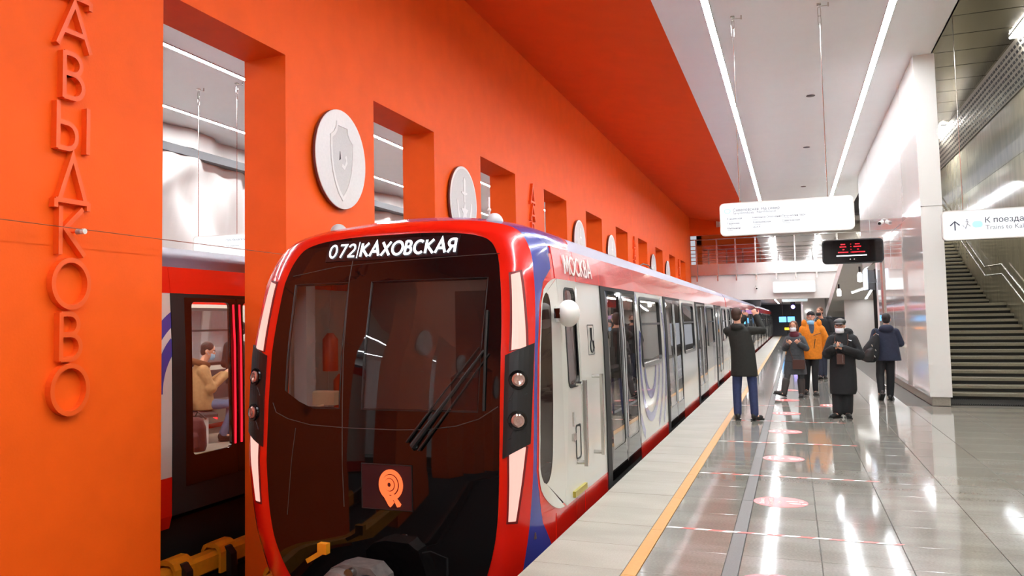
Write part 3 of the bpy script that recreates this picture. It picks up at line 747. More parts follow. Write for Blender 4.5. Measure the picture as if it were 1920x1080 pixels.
def build_head():
    root = thing('metro_head_car', 'red, blue and grey metro head car with black glass front standing at the platform', 'train', (AXN, 6.0, -1.1))
    doors = [8.46+4.47*i for i in range(4)]; ya, yb = YJ, 25.95
    # nose shell as rings
    def shell(name, m_, t0, t1, nt, cond=lambda k, s: True):
        m = MB(); 
        for s in (1, -1):
            for k in range(NS):
                if not cond(k, s): continue
                for i in range(nt):
                    a, b = t0+(t1-t0)*i/nt, t0+(t1-t0)*(i+1)/nt
                    m.add([nose_pt(k, s, a), nose_pt(k+1, s, a), nose_pt(k+1, s, b), nose_pt(k, s, b)], [(0,1,2,3)])
        bm_ = m
        me = m.mesh(name, m_, False)
        bm = bmesh.new(); bm.from_mesh(me); bmesh.ops.remove_doubles(bm, verts=bm.verts, dist=.0008); bmesh.ops.recalc_face_normals(bm, faces=bm.faces)
        for f_ in bm.faces: f_.smooth = True
        off = wloc(root)
        for v in bm.verts: v.co -= off
        bm.to_mesh(me); bm.free(); me.update(); return link(name, me, root)
    shell('front_frame', RED, 0, 1, 5)
    shell('blue_sweep', BLUE, 1, 2, 5)
    shell('nose_shell', RED, 2, 3, 4, lambda k, s: OU[k][1] >= 1.93)
    shell('nose_skirt', RED, 2, 3, 4, lambda k, s: OU[k][1] <= .12)
    # blue cap of the roof behind the front, back to the grey roof panels
    # black mask, with the two windscreens left open
    half = lambda z: max((MK[k][0]+(MK[k+1][0]-MK[k][0])*(z-MK[k][1])/(MK[k+1][1]-MK[k][1]+1e-9) for k in range(NS) if MK[k][1] <= z <= MK[k+1][1]), default=.4)
    zb, zt = .938, 1.98
    lx = lambda z: (-.872+(-.885+.872)*(z-zb)/(zt-zb), -.325-.008*(z-zb)); rx = lambda z: (-.12+.006*(z-zb), .872+.035*(z-zb))
    rows = [MK[k][1] for k in range(NS+1)]; rows = sorted(set([round(max(-.655, min(2.39, z)), 4) for z in rows if not (abs(z-zb) < .012 or abs(z-zt) < .012)] + [zb, zt]))
    rows = [z for z in rows if z > -.65]
    m = MB()
    def P(x, z): return Vector((AXN+x, yface(x, z), z))
    def strip(a0, a1, b0, b1, z0, z1, n):
        for i in range(n):
            u, v = i/n, (i+1)/n
            m.add([P(a0+(a1-a0)*u, z0), P(a0+(a1-a0)*v, z0), P(b0+(b1-b0)*v, z1), P(b0+(b1-b0)*u, z1)], [(0,1,2,3)])
    for z0, z1 in zip(rows, rows[1:]):
        h0, h1 = half(z0), half(z1)
        if z0 >= zb-1e-6 and z1 <= zt+1e-6:
            strip(-h0, lx(z0)[0], -h1, lx(z1)[0], z0, z1, 3); strip(lx(z0)[1], rx(z0)[0], lx(z1)[1], rx(z1)[0], z0, z1, 3); strip(rx(z0)[1], h0, rx(z1)[1], h1, z0, z1, 3)
        else: strip(-h0, h0, -h1, h1, z0, z1, 14)
    o = m.build('front_mask', BLACKG, root)
    me = o.data; bm = bmesh.new(); bm.from_mesh(me); bmesh.ops.remove_doubles(bm, verts=bm.verts, dist=.0005); bmesh.ops.recalc_face_normals(bm, faces=bm.faces)
    for f_ in bm.faces: f_.smooth = True
    bm.to_mesh(me); bm.free()
    for f in (lx, rx):
        m = MB(); m.grid(lambda u, v: P(f(zb+(zt-zb)*v)[0]*(1-u)+f(zb+(zt-zb)*v)[1]*u, zb+(zt-zb)*v), 8, 8); g = m.build('windscreen', GL_FRONT, root, smooth=True)
        lo = [(f(zb+(zt-zb)*v)[0]*(1-u)+f(zb+(zt-zb)*v)[1]*u, zb+(zt-zb)*v) for u, v in [(i/10, 0) for i in range(10)]+[(1, i/10) for i in range(10)]+[(1-i/10, 1) for i in range(10)]+[(0, 1-i/10) for i in range(10)]]
        m = MB(); m.tube([P(a, b)+Vector((0,.012,0)) for a, b in lo+lo[:1]], .014, 6, False); m.build('gasket', BLACK, g)
    if True:   # chamfered corner of the left windscreen
        m = MB(); a, b = lx(zb)[0]-.01, zb-.01
        m.add([P(a, b)-Vector((0,.003,0)), P(a+.32, b)-Vector((0,.003,0)), P(a+.16, b+.06)-Vector((0,.003,0)), P(a, b+.15)-Vector((0,.003,0))], [(0,1,2,3)]); m.build('mask_corner', BLACKG, root)
    # seams
    def seam(pts, r=.0035, nm='seam'):
        m = MB(); m.tube([P(a, b)-Vector((0,.001,0)) for a, b in pts], r, 5, False); m.build(nm, mat('seam_grey', (70, 60, 58), .5), root)
    seam([(-1.0+.0*i, .97) if i == 0 else (x, z) for i, (x, z) in enumerate([(-1.043,.97),(-.96,.89),(-.835,.842),(-.6,.80),(-.27,.789),(.2,.787),(.45,.796),(.7,.83),(.884,.888),(1.034,.984)])])
    seam([(-.27+(-.07)*v/10, .16+2.05*v/10) for v in range(11)], .004)
    seam([(-.93,2.06),(-.5,2.125),(0,2.15),(.5,2.165),(.98,2.178)], .003)
    seam([(-.83+.01*i, .05+.09*i) for i in range(9)], .003)
    # destination display
    zc0, zc1 = 2.195, 2.345
    m = MB(); m.sheet(lambda u, v: P(-.62+1.24*u, zc0-.02+(zc1-zc0+.03)*v)-Vector((0,.002,0)), lambda u, v: (0,-1,0), 10, 3, .003); d = m.build('destination_display', DISPBG, root)
    up = (P(0, zc1)-P(0, zc0)).normalized()
    def on_face(o, lift=.014):
        off = wloc(root)
        for v in o.data.vertices:
            p = v.co+off; v.co = Vector((p.x, yface(p.x-AXN, p.z)-lift+(p.y-ybase), p.z))-off
    ybase = 6.0
    for txt, x0, x1, b in (('072', -.59, -.325, .002), ('КАХОВСКАЯ', -.272, .605, .006)):
        o = stroke_text('route_number' if txt == '072' else 'destination_text', txt, (AXN+x0, ybase, zc0+.012), (1,0,0), (0,0,1), .118, LEDTXT, d, .002, .017 if txt == '072' else .021, width=x1-x0)
        on_face(o)
    m = MB(); m.box(AXN-.306, AXN-.298, ybase, ybase+.001, zc0+.0, zc0+.145); o = m.build('divider', LEDTXT, d); on_face(o, .014)
    # emblem display
    m = MB(); m.sheet(lambda u, v: P(-.1+.44*u, .165+.35*v)-Vector((0,.001,0)), lambda u, v: (0,-1,0), 6, 4, .006); e = m.build('emblem_display', mat('emblem_screen', (58, 30, 34), .2), root)
    fr = [(-.1,.165),(.34,.165),(.34,.515),(-.1,.515),(-.1,.165)]
    m = MB(); m.tube([P(a, b)-Vector((0,.004,0)) for a, b in fr], .007, 6, False); m.build('display_rim', BLACK, e)
    def eb(lp, nm='emblem', inner=None):
        m = MB()
        if inner: m.ring(lp, inner, (AXN, ybase, 0), (1,0,0), (0,0,1), (0,-1,0), .004)
        else: m.prism(lp, (AXN, ybase, 0), (1,0,0), (0,0,1), (0,-1,0), .004)
        o = m.build(nm, LEDOR, e); on_face(o, .012)
    def circ(cx, cz, r, n=36, rz=1.15): return [(cx+r*math.cos(2*PI*i/n), cz+r*rz*math.sin(2*PI*i/n)) for i in range(n)]
    C = (.162, .362)
    eb(circ(.162, .362, .105), inner=circ(.160, .362, .074))
    eb(circ(.155, .362, .068), inner=circ(.152, .362, .046))
    eb(circ(.148, .362, .041), inner=circ(.147, .362, .015))
    eb([(.06,.335),(.1,.30),(.125,.31),(.175,.245),(.19,.225),(.165,.195),(.155,.187),(.14,.2)])
    eb([(.165,.285),(.185,.295),(.25,.215),(.24,.196),(.215,.19)])
    eb([(.06,.36),(.1,.42),(.115,.33),(.13,.30),(.08,.30)])
    # light strips and lamp housings on both sides of the frame
    for s in (1, -1):
        m = MB(); frame_quad(m, s, [(.28,1.40),(.84,1.425),(.70,2.035),(.30,2.015)], -.004, .004); b_ = m.build('light_recess', mat('dark_red_recess', (110, 8, 6), .5), root)
        m = MB(); frame_quad(m, s, [(.36,1.41),(.77,1.43),(.63,2.015),(.37,1.995)], .003, .01); m.build('tail_light', LAMPP, b_)
        m = MB(); frame_quad(m, s, [(.32,.115),(.66,.12),(.86,.69),(.26,.665)], -.004, .004); b_ = m.build('light_recess', MATS['dark_red_recess'], root)
        m = MB(); frame_quad(m, s, [(.38,.135),(.6,.14),(.79,.685),(.33,.665)], .003, .01); m.build('tail_light', LAMPP, b_)
        m = MB(); frame_quad(m, s, [(.14,.60),(.90,.71),(.97,1.46),(.18,1.37)], -.01, .02, 6, 8); h = m.build('lamp_housing', BLACK, root)
        for z in (1.185, .883):
            c = frame_at(s, z, .56); n = frame_nrm(s, z, .56); a = n.orthogonal().normalized(); b = n.cross(a)
            m = MB(); m.lathe([(.075,.018),(.072,.034),(.056,.036),(.054,.022)], c, a, b, n, 24); m.build('lamp_bezel', BLACKG, h, smooth=50)
            m = MB(); m.lathe([(.052,.02),(.05,.042),(.036,.05),(.034,.044),(.012,.04),(.01,.046)], c, a, b, n, 24); m.build('headlamp', LENS, h, smooth=40)
        for z in (1.03, .745):
            m = MB(); m.tube([frame_at(s, z, .3)+frame_nrm(s, z, .3)*.022, frame_at(s, z+.05, .8)+frame_nrm(s, z+.05, .8)*.022], .004, 5); m.tube([frame_at(s, z, .3)+frame_nrm(s, z, .3)*.022, frame_at(s, z+.07, .45)+frame_nrm(s, z+.07, .45)*.022], .003, 5); m.build('housing_rib', DARKM, h)
    # wiper
    m = MB(); A = P(.353,.668)-Vector((0,.03,0)); B = P(.92,1.41)-Vector((0,.03,0))
    m.tube([P(.36,.66), A, A.lerp(B,.5), B], [.03,.026,.014,.008], 8); w_ = m.build('wiper', BLACK, root)
    for o_ in (-.05, .05):
        m = MB(); d = Vector((o_, 0, -o_*.6)); m.tube([A+d, A.lerp(B,.45)+d, B+d*.8+Vector((0,.01,0))], [.012,.007,.005], 6); m.build('wiper_rod', BLACK, w_)
    m = MB(); m.tube([P(.925,.95)-Vector((0,.02,0)), P(.93,1.42)-Vector((0,.024,0)), P(.925,1.72)-Vector((0,.02,0))], .011, 6); m.build('wiper_blade', RUBBER, w_)
    # roof knobs and small antenna
    for x in (-.776, .776):
        m = MB(); m.ell((AXN+x, 6.78, 2.49), (.07,.11,.085), 16, 10); m.build('roof_fairing', SIGNB, root, smooth=True)
    m = MB(); m.tube([(AXN+.15, 8.4, 2.55), (AXN+.15, 8.4, 2.98)], .012, 6); m.ell((AXN+.15, 8.4, 2.84), (.025,.025,.025), 8, 6); m.build('antenna', PILLARM, root)
    m = MB(); m.tube([(AXN+.75, 14.2, 2.53), (AXN+.78, 14.5, 2.60), (AXN+.8, 15.0, 2.60), (AXN+.8, 15.4, 2.54)], .01, 6); m.build('roof_cable', DARKM, root)
    # straight body behind the nose
    car_body(root, AXN, 7.35, yb, doors, False, sa=7.47)
    # blue roof between nose ring and grey roof
    # cab side: rounded pale panel with the tall side window, on both sides
    for s in (1, -1):
        def sidex(y, z):
            k = min(range(NS), key=lambda q: abs(OU[q][1]-z)); ox = OU[k][0]; g = 1-(1-max(0, min(1, (y-yf(z)-.085)/.55)))**2.2
            bx = dz(z); return AXN+s*(ox+(bx-ox)*g+.006)
        def front(z):
            e = yf(z)+.085+blue_w(z)+.025
            return e
        N = 40; outer = []; inner = []
        za, zc_ = .115, 1.985
        # outer loop: starts at the bottom back, goes up the front edge and back along the top
        def yo(z):
            r1, r2 = .42, .42; y = max(front(z), yf(z)+.15)
            if z < za+r1: y = max(y, 6.13+.60*(1-math.sqrt(max(0, 1-((za+r1-z)/r1)**2))))
            if z > zc_-r2: y = max(y, 6.24+.55*(1-math.sqrt(max(0, 1-((z-zc_+r2)/r2)**2))))
            return min(y, 6.76)
        zs = [za+(zc_-za)*(.5-.5*math.cos(PI*i/N)) for i in range(N+1)]
        yw = lambda z: yf(z)+.25
        def win(z):  # inner window edges at height z
            z0, z1 = .37, 1.86
            zz = max(z0, min(z1, z)); f0 = min(1, (zz-z0)/.22); f1 = min(1, (z1-zz)/.2)
            q = min(math.sqrt(max(0, 1-(1-f0)**2)), math.sqrt(max(0, 1-(1-f1)**2)))
            c = yf(zz)+.30+.0; hw = .095+.055*(1-abs(zz-1)/1.0)
            return c-hw*q, c+hw*q, zz
        m = MB(); n = N+1
        V = []
        for z in zs: V.append(Vector((sidex(yo(z), z), yo(z), z)))
        for z in zs: a, b, zz = win(z); a = max(a, yo(zz)+.02); V.append(Vector((sidex(a, zz), a, zz)))
        for z in zs: a, b, zz = win(z); a = max(a, yo(zz)+.02); b = max(b, a); V.append(Vector((sidex(b, zz), b, zz)))
        for z in zs: V.append(Vector((sidex(6.775, z), 6.775, z)))
        F = []
        for i in range(N):
            F += [(i, n+i, n+i+1, i+1), (2*n+i, 3*n+i, 3*n+i+1, 2*n+i+1)]
        F2 = [(n+i, 2*n+i, 2*n+i+1, n+i+1) for i in range(N)]
        m.add(V, F); cp = m.build('cab_side_panel', TWHITE, root, smooth=60)
        m = MB(); m.add([p - Vector((s*.004,0,0)) for p in V], F2); m.build('cab_side_window', GL_SIDE if s > 0 else GL_CLEAR, cp)
        if s > 0:
            m = MB(); lo = [V[n+i]+Vector((.002,0,0)) for i in range(n)] + [V[2*n+i]+Vector((.002,0,0)) for i in range(N, -1, -1)]
            m.tube(lo+lo[:1], .006, 5, False); m.build('window_gasket', RUBBER, cp)
        # red fillers above and below, ahead of the panel
        m = MB()
        Vb = [Vector((sidex(max(yf(z)+.085+blue_w(z), yf(z)+.1), z)-s*.004, yf(z)+.085+blue_w(z), z)) for z in zs]
        m.add(Vb + [Vector((sidex(yo(z)+.02, z)-s*.004, yo(z)+.02, z)) for z in zs], [(i, i+1, n+i+1, n+i) for i in range(N)]); m.build('panel_border', RED, cp)
        # cab door
        a, b = 6.785, 7.465
        if s > 0:
            m = MB(); sring(m, s, AXN, rloop(a, b, .105, 1.985, .02), rloop(a+.2, b-.12, 1.07, 1.9, .07), .006, .03); cd = m.build('cab_door', TWHITE, root)
            m = MB(); spoly(m, s, AXN, rloop(a+.2, b-.12, 1.07, 1.9, .07), -.004, .008); m.build('door_window', GL_SIDE, cd)
            m = MB(); sring(m, s, AXN, rloop(a+.18, b-.1, 1.05, 1.92, .08), rloop(a+.2, b-.12, 1.07, 1.9, .07), .012, .02); m.build('window_gasket', RUBBER, cd)
            m = MB(); x = AXN+dz(.7)+.09
            m.tube([(x-.08, b-.28, 1.08), (x, b-.28, 1.08)], .018, 8); m.tube([(x-.08, b-.28, .4), (x, b-.28, .4)], .018, 8); m.obox((x, b-.28, .74), (1,0,0), (0,1,0), (0,0,1), .016, .024, .37); m.build('grab_rail', CHROME, cd)
            m = MB(); side(m, s, AXN, a+.28, a+.31, .72, .84, .014, .01); side(m, s, AXN, a+.24, a+.34, .60, .66, .02, .02); m.build('door_handle', CHROME, cd)
            m = MB(); sring(m, s, AXN, rloop(b-.3, b-.12, .42, .72, .03), rloop(b-.285, b-.135, .435, .705, .03), .009, .004); m.build('notice_outline', DARKM, cd)
            m = MB(); side(m, s, AXN, a+.22, b-.02, .13, .18, .03, .035); m.build('step_plate', mat('step_brass', (180, 164, 70), .4, metal=.6), cd)
        else:
            m = MB(); side(m, s, AXN, a, b, .105, 1.985, .004, .03); m.build('cab_door', TWHITE, root)
        m = MB(); side(m, s, AXN, a-.04, b, 1.985, 2.262, .004, .04); m.build('cantrail_panel', RED, root)
        m = MB(); side(m, s, AXN, a-.3, b, -.42, .11, 0, .04); m.build('skirt', RED, root)
    # details of the platform side
    s = 1; x = AXN+dz(.7)+.09; y = 7.87
    m = MB(); m.tube([(x-.09,y,1.1),(x,y,1.1)], .018, 8); m.tube([(x-.09,y,.39),(x,y,.39)], .018, 8); m.obox((x,y,.745), (1,0,0), (0,1,0), (0,0,1), .014, .022, .38); m.build('grab_rail', CHROME, root)
    m = MB(); m.ell((AXN+1.44, 6.66, 1.69), (.088,.15,.112), 18, 12); m.box(AXN+1.31, AXN+1.42, 6.68, 6.85, 1.62, 1.75); cpod = m.build('camera_pod', PILLARM, root, smooth=45)
    m = MB(); m.box(AXN+1.352, AXN+1.40, 6.53, 6.60, 1.65, 1.73); m.build('pod_window', BLACKG, cpod)
    m = MB(); sring(m, s, AXN, rloop(7.79, 8.05, 1.3, 1.59, .01), rloop(7.798, 8.042, 1.308, 1.582, .008), .003, .002); wb = m.build('wheelchair_sign', DARKM, root)
    lp = [(7.94+.07*math.cos(t_), 1.385+.06*math.sin(t_)) for t_ in [PI*.65+k*PI*1.35/14 for k in range(15)]]
    m = MB(); m.tube([(AXN+dz(z)+.003, y_, z) for y_, z in lp], .009, 5); m.tube([(AXN+dz(1.45)+.003, 7.91, 1.56), (AXN+dz(1.45)+.003, 7.92, 1.44), (AXN+dz(1.45)+.003, 7.98, 1.435), (AXN+dz(1.4)+.003, 8.01, 1.36)], .012, 5); m.build('wheelchair_symbol', DARKM, wb)
    stroke_text('city_name', 'МОСКВА', (AXN+dz(2.04)+.012, 7.06, 2.04), (0,1,0), (dz(2.2)-dz(2.04),0,.16), .165, PILLARM, root, .006, .022, width=1.05)
    hole = (doors[0]+2.04+.25, doors[1]-.47, 1.02, 1.93)
    swoosh(root, 1, AXN, 11.4, 1.13, (.49,.79,1.12,1.46), .12, doors[0]+2.01, doors[1]+.1, .11, 1.98, hole)
    swoosh(root, 1, AXN, 20.2, .75, (.9,1.25), .12, doors[2]+2.05, doors[3]-.01, .11, 1.98, (doors[2]+2.04+.25, doors[3]-.47, 1.02, 1.93))
    # cab interior
    m = MB(); m.box(AXN-1.27, AXN+1.27, 6.15, 7.9, -.02, .03); m.build('cab_floor', CABDK, root)
    m = MB(); m.box(AXN-1.26, AXN+1.26, 7.9, 7.96, .03, 2.2); bw = m.build('cab_bulkhead', mat('bulkhead_brown', (150, 126, 120), .5), root)
    m = MB(); m.box(AXN-.05, AXN+.55, 7.87, 7.9, .05, 1.95); cd = m.build('bulkhead_door', CABDK, bw)
    for z in (.95, 1.6):
        m = MB(); m.box(AXN+.35, AXN+.47, 7.85, 7.87, z, z+.04); m.build('door_latch', BLACK, cd)
    m = MB(); m.add([(AXN-1.0,6.1,.9),(AXN+.95,6.1,.9),(AXN+.95,6.75,.86),(AXN-1.0,6.75,.86),(AXN-1.0,6.12,.1),(AXN+.95,6.12,.1),(AXN+.95,6.7,.1),(AXN-1.0,6.7,.1)],
          [(0,1,2,3),(0,4,5,1),(3,2,6,7),(0,3,7,4),(1,5,6,2)]); dk = m.build('driver_desk', CABIN, root)
    m = MB(); m.cbox(AXN-.78, AXN-.56, 6.3, 6.4, .93, 1.05, .01); m.box(AXN-.7, AXN-.64, 6.295, 6.3, .96, 1.02); m.build('desk_device', mat('beige_plastic', (218, 190, 150), .5), dk)
    m = MB(); m.tube([(AXN-.66,6.29,.93),(AXN-.7,6.24,.92),(AXN-.76,6.22,.915),(AXN-.8,6.2,.91)], .012, 6); m.build('desk_cable', MATS['beige_plastic'], dk)
    m = MB(); m.cbox(AXN+.05, AXN+.5, 7.05, 7.5, .35, .5, .05); m.cbox(AXN+.06, AXN+.49, 7.45, 7.56, .5, 1.15, .05); m.box(AXN+.22, AXN+.33, 7.2, 7.35, .03, .36); m.build('driver_seat', SEATM, root)
    m = MB(); m.box(AXN-1.03, AXN-.9, 6.4, 6.55, .88, 2.1); m.build('cab_pillar', CABIN, root)
    for y_, z_ in ((6.9, 1.35), (7.1, .95)):
        m = MB(); m.tube([(AXN-.95,y_,z_-.16),(AXN-.95,y_,z_+.14),(AXN-.95,y_,z_+.2)], [.075,.075,.03], 12); m.build('fire_extinguisher', mat('extinguisher_orange', (190, 50, 16), .4), root, smooth=45)
    m = MB(); m.box(AXN-1.1, AXN+1.1, 6.55, 7.9, 2.14, 2.17); m.build('cab_ceiling', CABIN, root)
    m = MB(); m.box(AXN-.5, AXN+.5, 7.2, 7.32, 2.12, 2.135); m.build('cab_lamp', mat('cab_light', (255,240,230), .4, emit=(255,236,222), estr=2.5), root)
    interior(root, AXN, 8.0, yb-.1, doors)
    # coupler and underside
    m = MB(); m.tube([(AXN, 6.3, -.52), (AXN, 5.72, -.52)], [.13,.11], 14); m.build('coupler_shank', DARKM, root)
    cm = mat('coupler_metal', (104, 98, 94), .5, metal=.3, noise=.3, nscale=15)
    m = MB(); m.prism([(-.26,-.75),(-.22,-.3),(-.13,-.19),(-.02,-.155),(.2,-.165),(.28,-.24),(.36,-.75)], (AXN, 5.5, 0), (1,0,0), (0,0,1), (0,1,0), .22); c_ = m.build('coupler_head', cm, root)
    m = MB(); m.lathe([(.13,0),(.12,.08),(.09,.09),(.085,.02)], (AXN-.06, 5.5, -.31), (1,0,0), (0,0,1), (0,-1,0), 20); m.build('coupler_cup', cm, c_, smooth=40)
    m = MB(); m.lathe([(.11,0),(.07,.12),(.02,.16)], (AXN+.17, 5.5, -.32), (1,0,0), (0,0,1), (0,-1,0), 20); m.build('coupler_cone', DARKM, c_, smooth=40)
    m = MB(); m.lathe([(.04,0),(.04,.06),(.025,.06)], (AXN+.05, 5.5, -.205), (1,0,0), (0,0,1), (0,-1,0), 12); m.build('coupler_pin', STEEL, c_)
    m = MB(); m.tube([(AXN+.2, 5.7, -.32), (AXN+.35, 5.6, -.28), (AXN+.5, 5.62, -.36), (AXN+.52, 5.8, -.6)], .012, 6); m.build('coupler_hose', SIGNB, c_)
    m = MB(); m.obox((AXN-.37, 5.66, -.17), (.85,0,.5), (0,1,0), (-.5,0,.85), .075, .018, .018); m.obox((AXN-.29, 5.66, -.10), (1,0,0), (0,1,0), (0,0,1), .04, .03, .04); m.build('coupler_lever', YELRAIL, c_)
build_head()
def build_other_cars():
    proto = None
    L = 19.95
    for i in range(3):
        ya = 26.15 + i*20.15
        root = thing('metro_car', ['red and grey metro car coupled behind the head car', 'third metro car of the platform train, mostly under the footbridge', 'farthest metro car of the platform train, near the tunnel'][i], 'train', (AXN, ya, -1.1), group='cars of the platform train')
        if proto is None:
            doors = [ya+1.6+4.9*k for k in range(4)]
            car_body(root, AXN, ya, ya+L, doors, False, detail=False); interior(root, AXN, ya+.1, ya+L-.1, doors)
            m = MB(); m.box(AXN-1.25, AXN+1.25, ya, ya+.04, -.3, 2.2); m.build('end_wall', BLACK, root)
            proto = root
        else:
            for ch in proto.children: copy_tree(ch, root)
    m = MB(); ax = AXN
    for i in range(3):
        y = 25.95+i*20.15
        m = MB(); m.box(ax-1.15, ax+1.15, y, y+.2, -.25, 2.15); side(m, 1, ax, y+.02, y+.18, 1.985, 2.3, -.01, .05)
        tag(m.build('gangway_bellows', RUBBER), ['dark bellows joining head car and second car', 'dark bellows between the second and third cars', 'dark bellows between the third and last cars'][i], 'bellows')
    # second train behind the wall
    root = thing('metro_car', 'second metro train with red lit door strips seen through the nearest wall opening', 'train', (AXF, 3, -1.1))
    doors = [6.885-.04-4.9, 6.845, 6.845+4.9, 6.845+9.8]
    car_body(root, AXF, 1.0, 20.9, doors, True); interior(root, AXF, 1.1, 20.8, doors)
    swoosh(root, 1, AXF, 7.3, .95, (.665,.885,1.23), .14, 4, 6.93, .95, 2.0)
    m = MB(); m.sheet(lambda u, v: (AXF-1.05+.12*v, 6.4+3.2*u, 1.78+.34*v), lambda u, v: (1,0,0), 4, 1, .02); pn = m.build('advert_panel', PILLARM, root)
    m = MB(); m.tube([(AXF-.93, 6.2, 2.12), (AXF-.93, 9.8, 2.12)], .02, 8); m.build('light_rail', mat('warm_light', (255, 220, 180), .4, emit=(255, 214, 170), estr=3), root)
    m = MB(); m.box(AXF-.96, AXF-.95, 6.2, 9.8, 2.135, 2.16); m.build('red_light_line', LEDRED, root)
    text('advert_text', 'мосметро', .05, (AXF-.90, 8.35, 1.83), (0,-1,0), (.33,0,.94), DARKM, pn, depth=.002)
    m = MB(); m.lathe([(.045,0),(.045,.004)], (AXF-.90, 8.42, 1.86), (0,1,0), (.33,0,.94), (1,0,0), 20); m.build('advert_emblem', SIGNB, pn)
    m = MB(); m.box(AXF+.3, AXF+1.1, 6.3, 6.85, -.85, -.42); tag(m.build('equipment_box', mat('equipment_grey', (88, 84, 88), .5), root), 'grey equipment box under the car')
build_other_cars()

# ------------------------------------------------------------------ hanging signs and boards
def hang_sign(label, x0, x1, y, z0, z1, wires, ztop, tilt=0, back=False):
    t = thing('hanging_sign', label, 'sign', ((x0+x1)/2, y, z0))
    w_, h = x1-x0, z1-z0; c = ((x0+x1)/2, y, (z0+z1)/2); A = ((1,0,0), (0,0,1), (0,1,0))
    m = MB(); m.prism(rrect(w_, h, .07), c, *A, .09); b = m.build('sign_case', SIGNB, t, smooth=40)
    m = MB(); m.ring(rrect(w_, h, .07), rrect(w_-.035, h-.035, .055), (c[0], y-.012, c[2]), *A, .013); m.build('sign_bezel', PILLARM, t, smooth=40)
    m = MB(); m.prism(rrect(w_-.034, h-.034, .055), (c[0], y-.006, c[2]), *A, .006); f = m.build('sign_face', SIGNF, t)
    for x in wires:
        m = MB(); m.tube([(x, y+.045, z1), (x, y+.045, ztop-.32)], .006, 6); wr = m.build('suspension_wire', STEEL, t)
        for k, dx in ((0, 0), (1, .0)):
            m = MB(); m.tube([(x-.018, y+.045, ztop-.33+.13*k), (x-.022, y+.045, ztop-.26+.13*k), (x-.018, y+.045, ztop-.19+.13*k), (x+.018, y+.045, ztop-.19+.13*k), (x+.022, y+.045, ztop-.26+.13*k), (x+.018, y+.045, ztop-.33+.13*k), (x-.018, y+.045, ztop-.33+.13*k)], .006, 5); m.build('chain_link', STEEL, wr)
        m = MB(); m.box(x-.03, x+.03, y+.015, y+.075, ztop-.02, ztop); m.tube([(x+.13, y+.045, ztop-.06), (x+.13, y+.045, ztop)], .012, 6); m.tube([(x, y+.045, ztop-.04), (x+.13, y+.045, ztop-.05)], .004, 5); m.build('ceiling_mount', STEEL, wr)
    return t, f
R_, U_ = (1,0,0), (0,0,1)
t, f = hang_sign('large lit white line sign with small grey text hanging over the platform', -1.0, .912, 13.73, 2.93, 3.447, (-.70, .56), ZC)
y = 13.723
def st(txt, x, z, size, m_=INK, w_=None): return text('sign_text', txt, size, (x, y, z), R_, U_, m_, t, depth=.002, width=w_, bold=.0003)
st('Савёловская  На север', -.80, 3.31, .075, INK, .68)
st('Savyolovskaya   Northbound', -.80, 3.265, .03, INKL, .62)
for x, rows in ((-.895, ('Кунцевская', 'Терехово', 'Мнёвники')), (-.515, ('Народное Ополчение', 'Хорошёвская', 'ЦСКА')), (-.09, ('Петровский парк', 'Савёловская'))):
    for k, r_ in enumerate(rows): st(r_, x, 3.185-.075*k, .04, INK); st(r_.lower(), x, 3.157-.075*k, .018, INKL)
m = MB(); lp = rrect(.1, .075, .037); m.ring(lp, [(a*.72, b*.66) for a, b in lp], (-.885, y, 3.32), R_, U_, (0,1,0), .003); m.build('line_symbol', INKT, t)
t, f = hang_sign('lit white direction sign with an upward arrow hanging by the stairs', 2.43, 5.2, 16.4, 2.905, 3.415, (2.76, 4.6), 7.23)
y = 16.393
text('sign_text', 'К поездам до Каховской', .16, (3.065, y, 3.18), R_, U_, INK, t, depth=.002, bold=.0005, width=1.55)
text('sign_text', 'Trains to Kakhovskaya', .09, (3.065, y, 3.065), R_, U_, INKL, t, depth=.002, width=.95)
m = MB(); m.tube([(2.62, y, 3.07), (2.62, y, 3.225)], .011, 5); m.tube([(2.55, y, 3.155), (2.62, y, 3.225), (2.69, y, 3.155)], .011, 5); m.build('arrow', INK, t)
m = MB(); m.ell((2.80, y, 3.245), (.012,.003,.012), 8, 6); m.tube([(2.80, y, 3.23), (2.805, y, 3.18), (2.785, y, 3.13), (2.775, y, 3.095)], .006, 5); m.tube([(2.805, y, 3.175), (2.83, y, 3.15), (2.845, y, 3.13)], .005, 5); m.tube([(2.775, y, 3.21), (2.8, y, 3.22), (2.83, y, 3.2)], .004, 5); m.tube([(2.72, y, 3.15), (2.745, y, 3.15), (2.745, y, 3.125), (2.77, y, 3.125), (2.77, y, 3.1)], .004, 5); m.build('walking_figure', INKL, t)
m = MB(); m.prism(rrect(.15, .11, .05), (2.95, y, 3.16), R_, U_, (0,1,0), .003); m.build('line_symbol', INKT, t)
t, f = hang_sign('small blank lit sign hanging under the footbridge', -.88, 1.12, 45.7, 2.93, 3.51, (), 4.0)
m = MB(); m.box(-.6, -.5, 45.79, 46.0, 3.15, 3.25); m.box(.7, .8, 45.79, 46.0, 3.15, 3.25); m.build('wall_bracket', DARKM, t)
t, f = hang_sign('smallest lit sign, farthest down the platform', -.52, .82, 50, 2.53, 2.83, (-.3, .6), 2.98)
# the sign of the other platform, seen through the opening
t, f = hang_sign('lit sign of the other platform seen through the nearest opening', -11.0, -9.55, 13.3, 2.93, 3.44, (-10.92, -9.98), ZC)
y = 13.29
text('sign_text', 'Путь Каховской', .06, (-10.2, y, 3.31), R_, U_, INKL, t, depth=.002); text('sign_text', 'Track to Kakhovskaya', .035, (-10.2, y, 3.2), R_, U_, INKL, t, depth=.002)
m = MB(); m.ring(rrect(.06,.06,.028), rrect(.04,.04,.018), (-9.7, y, 3.33), R_, U_, (0,1,0), .003); m.build('line_symbol', INKT, t)
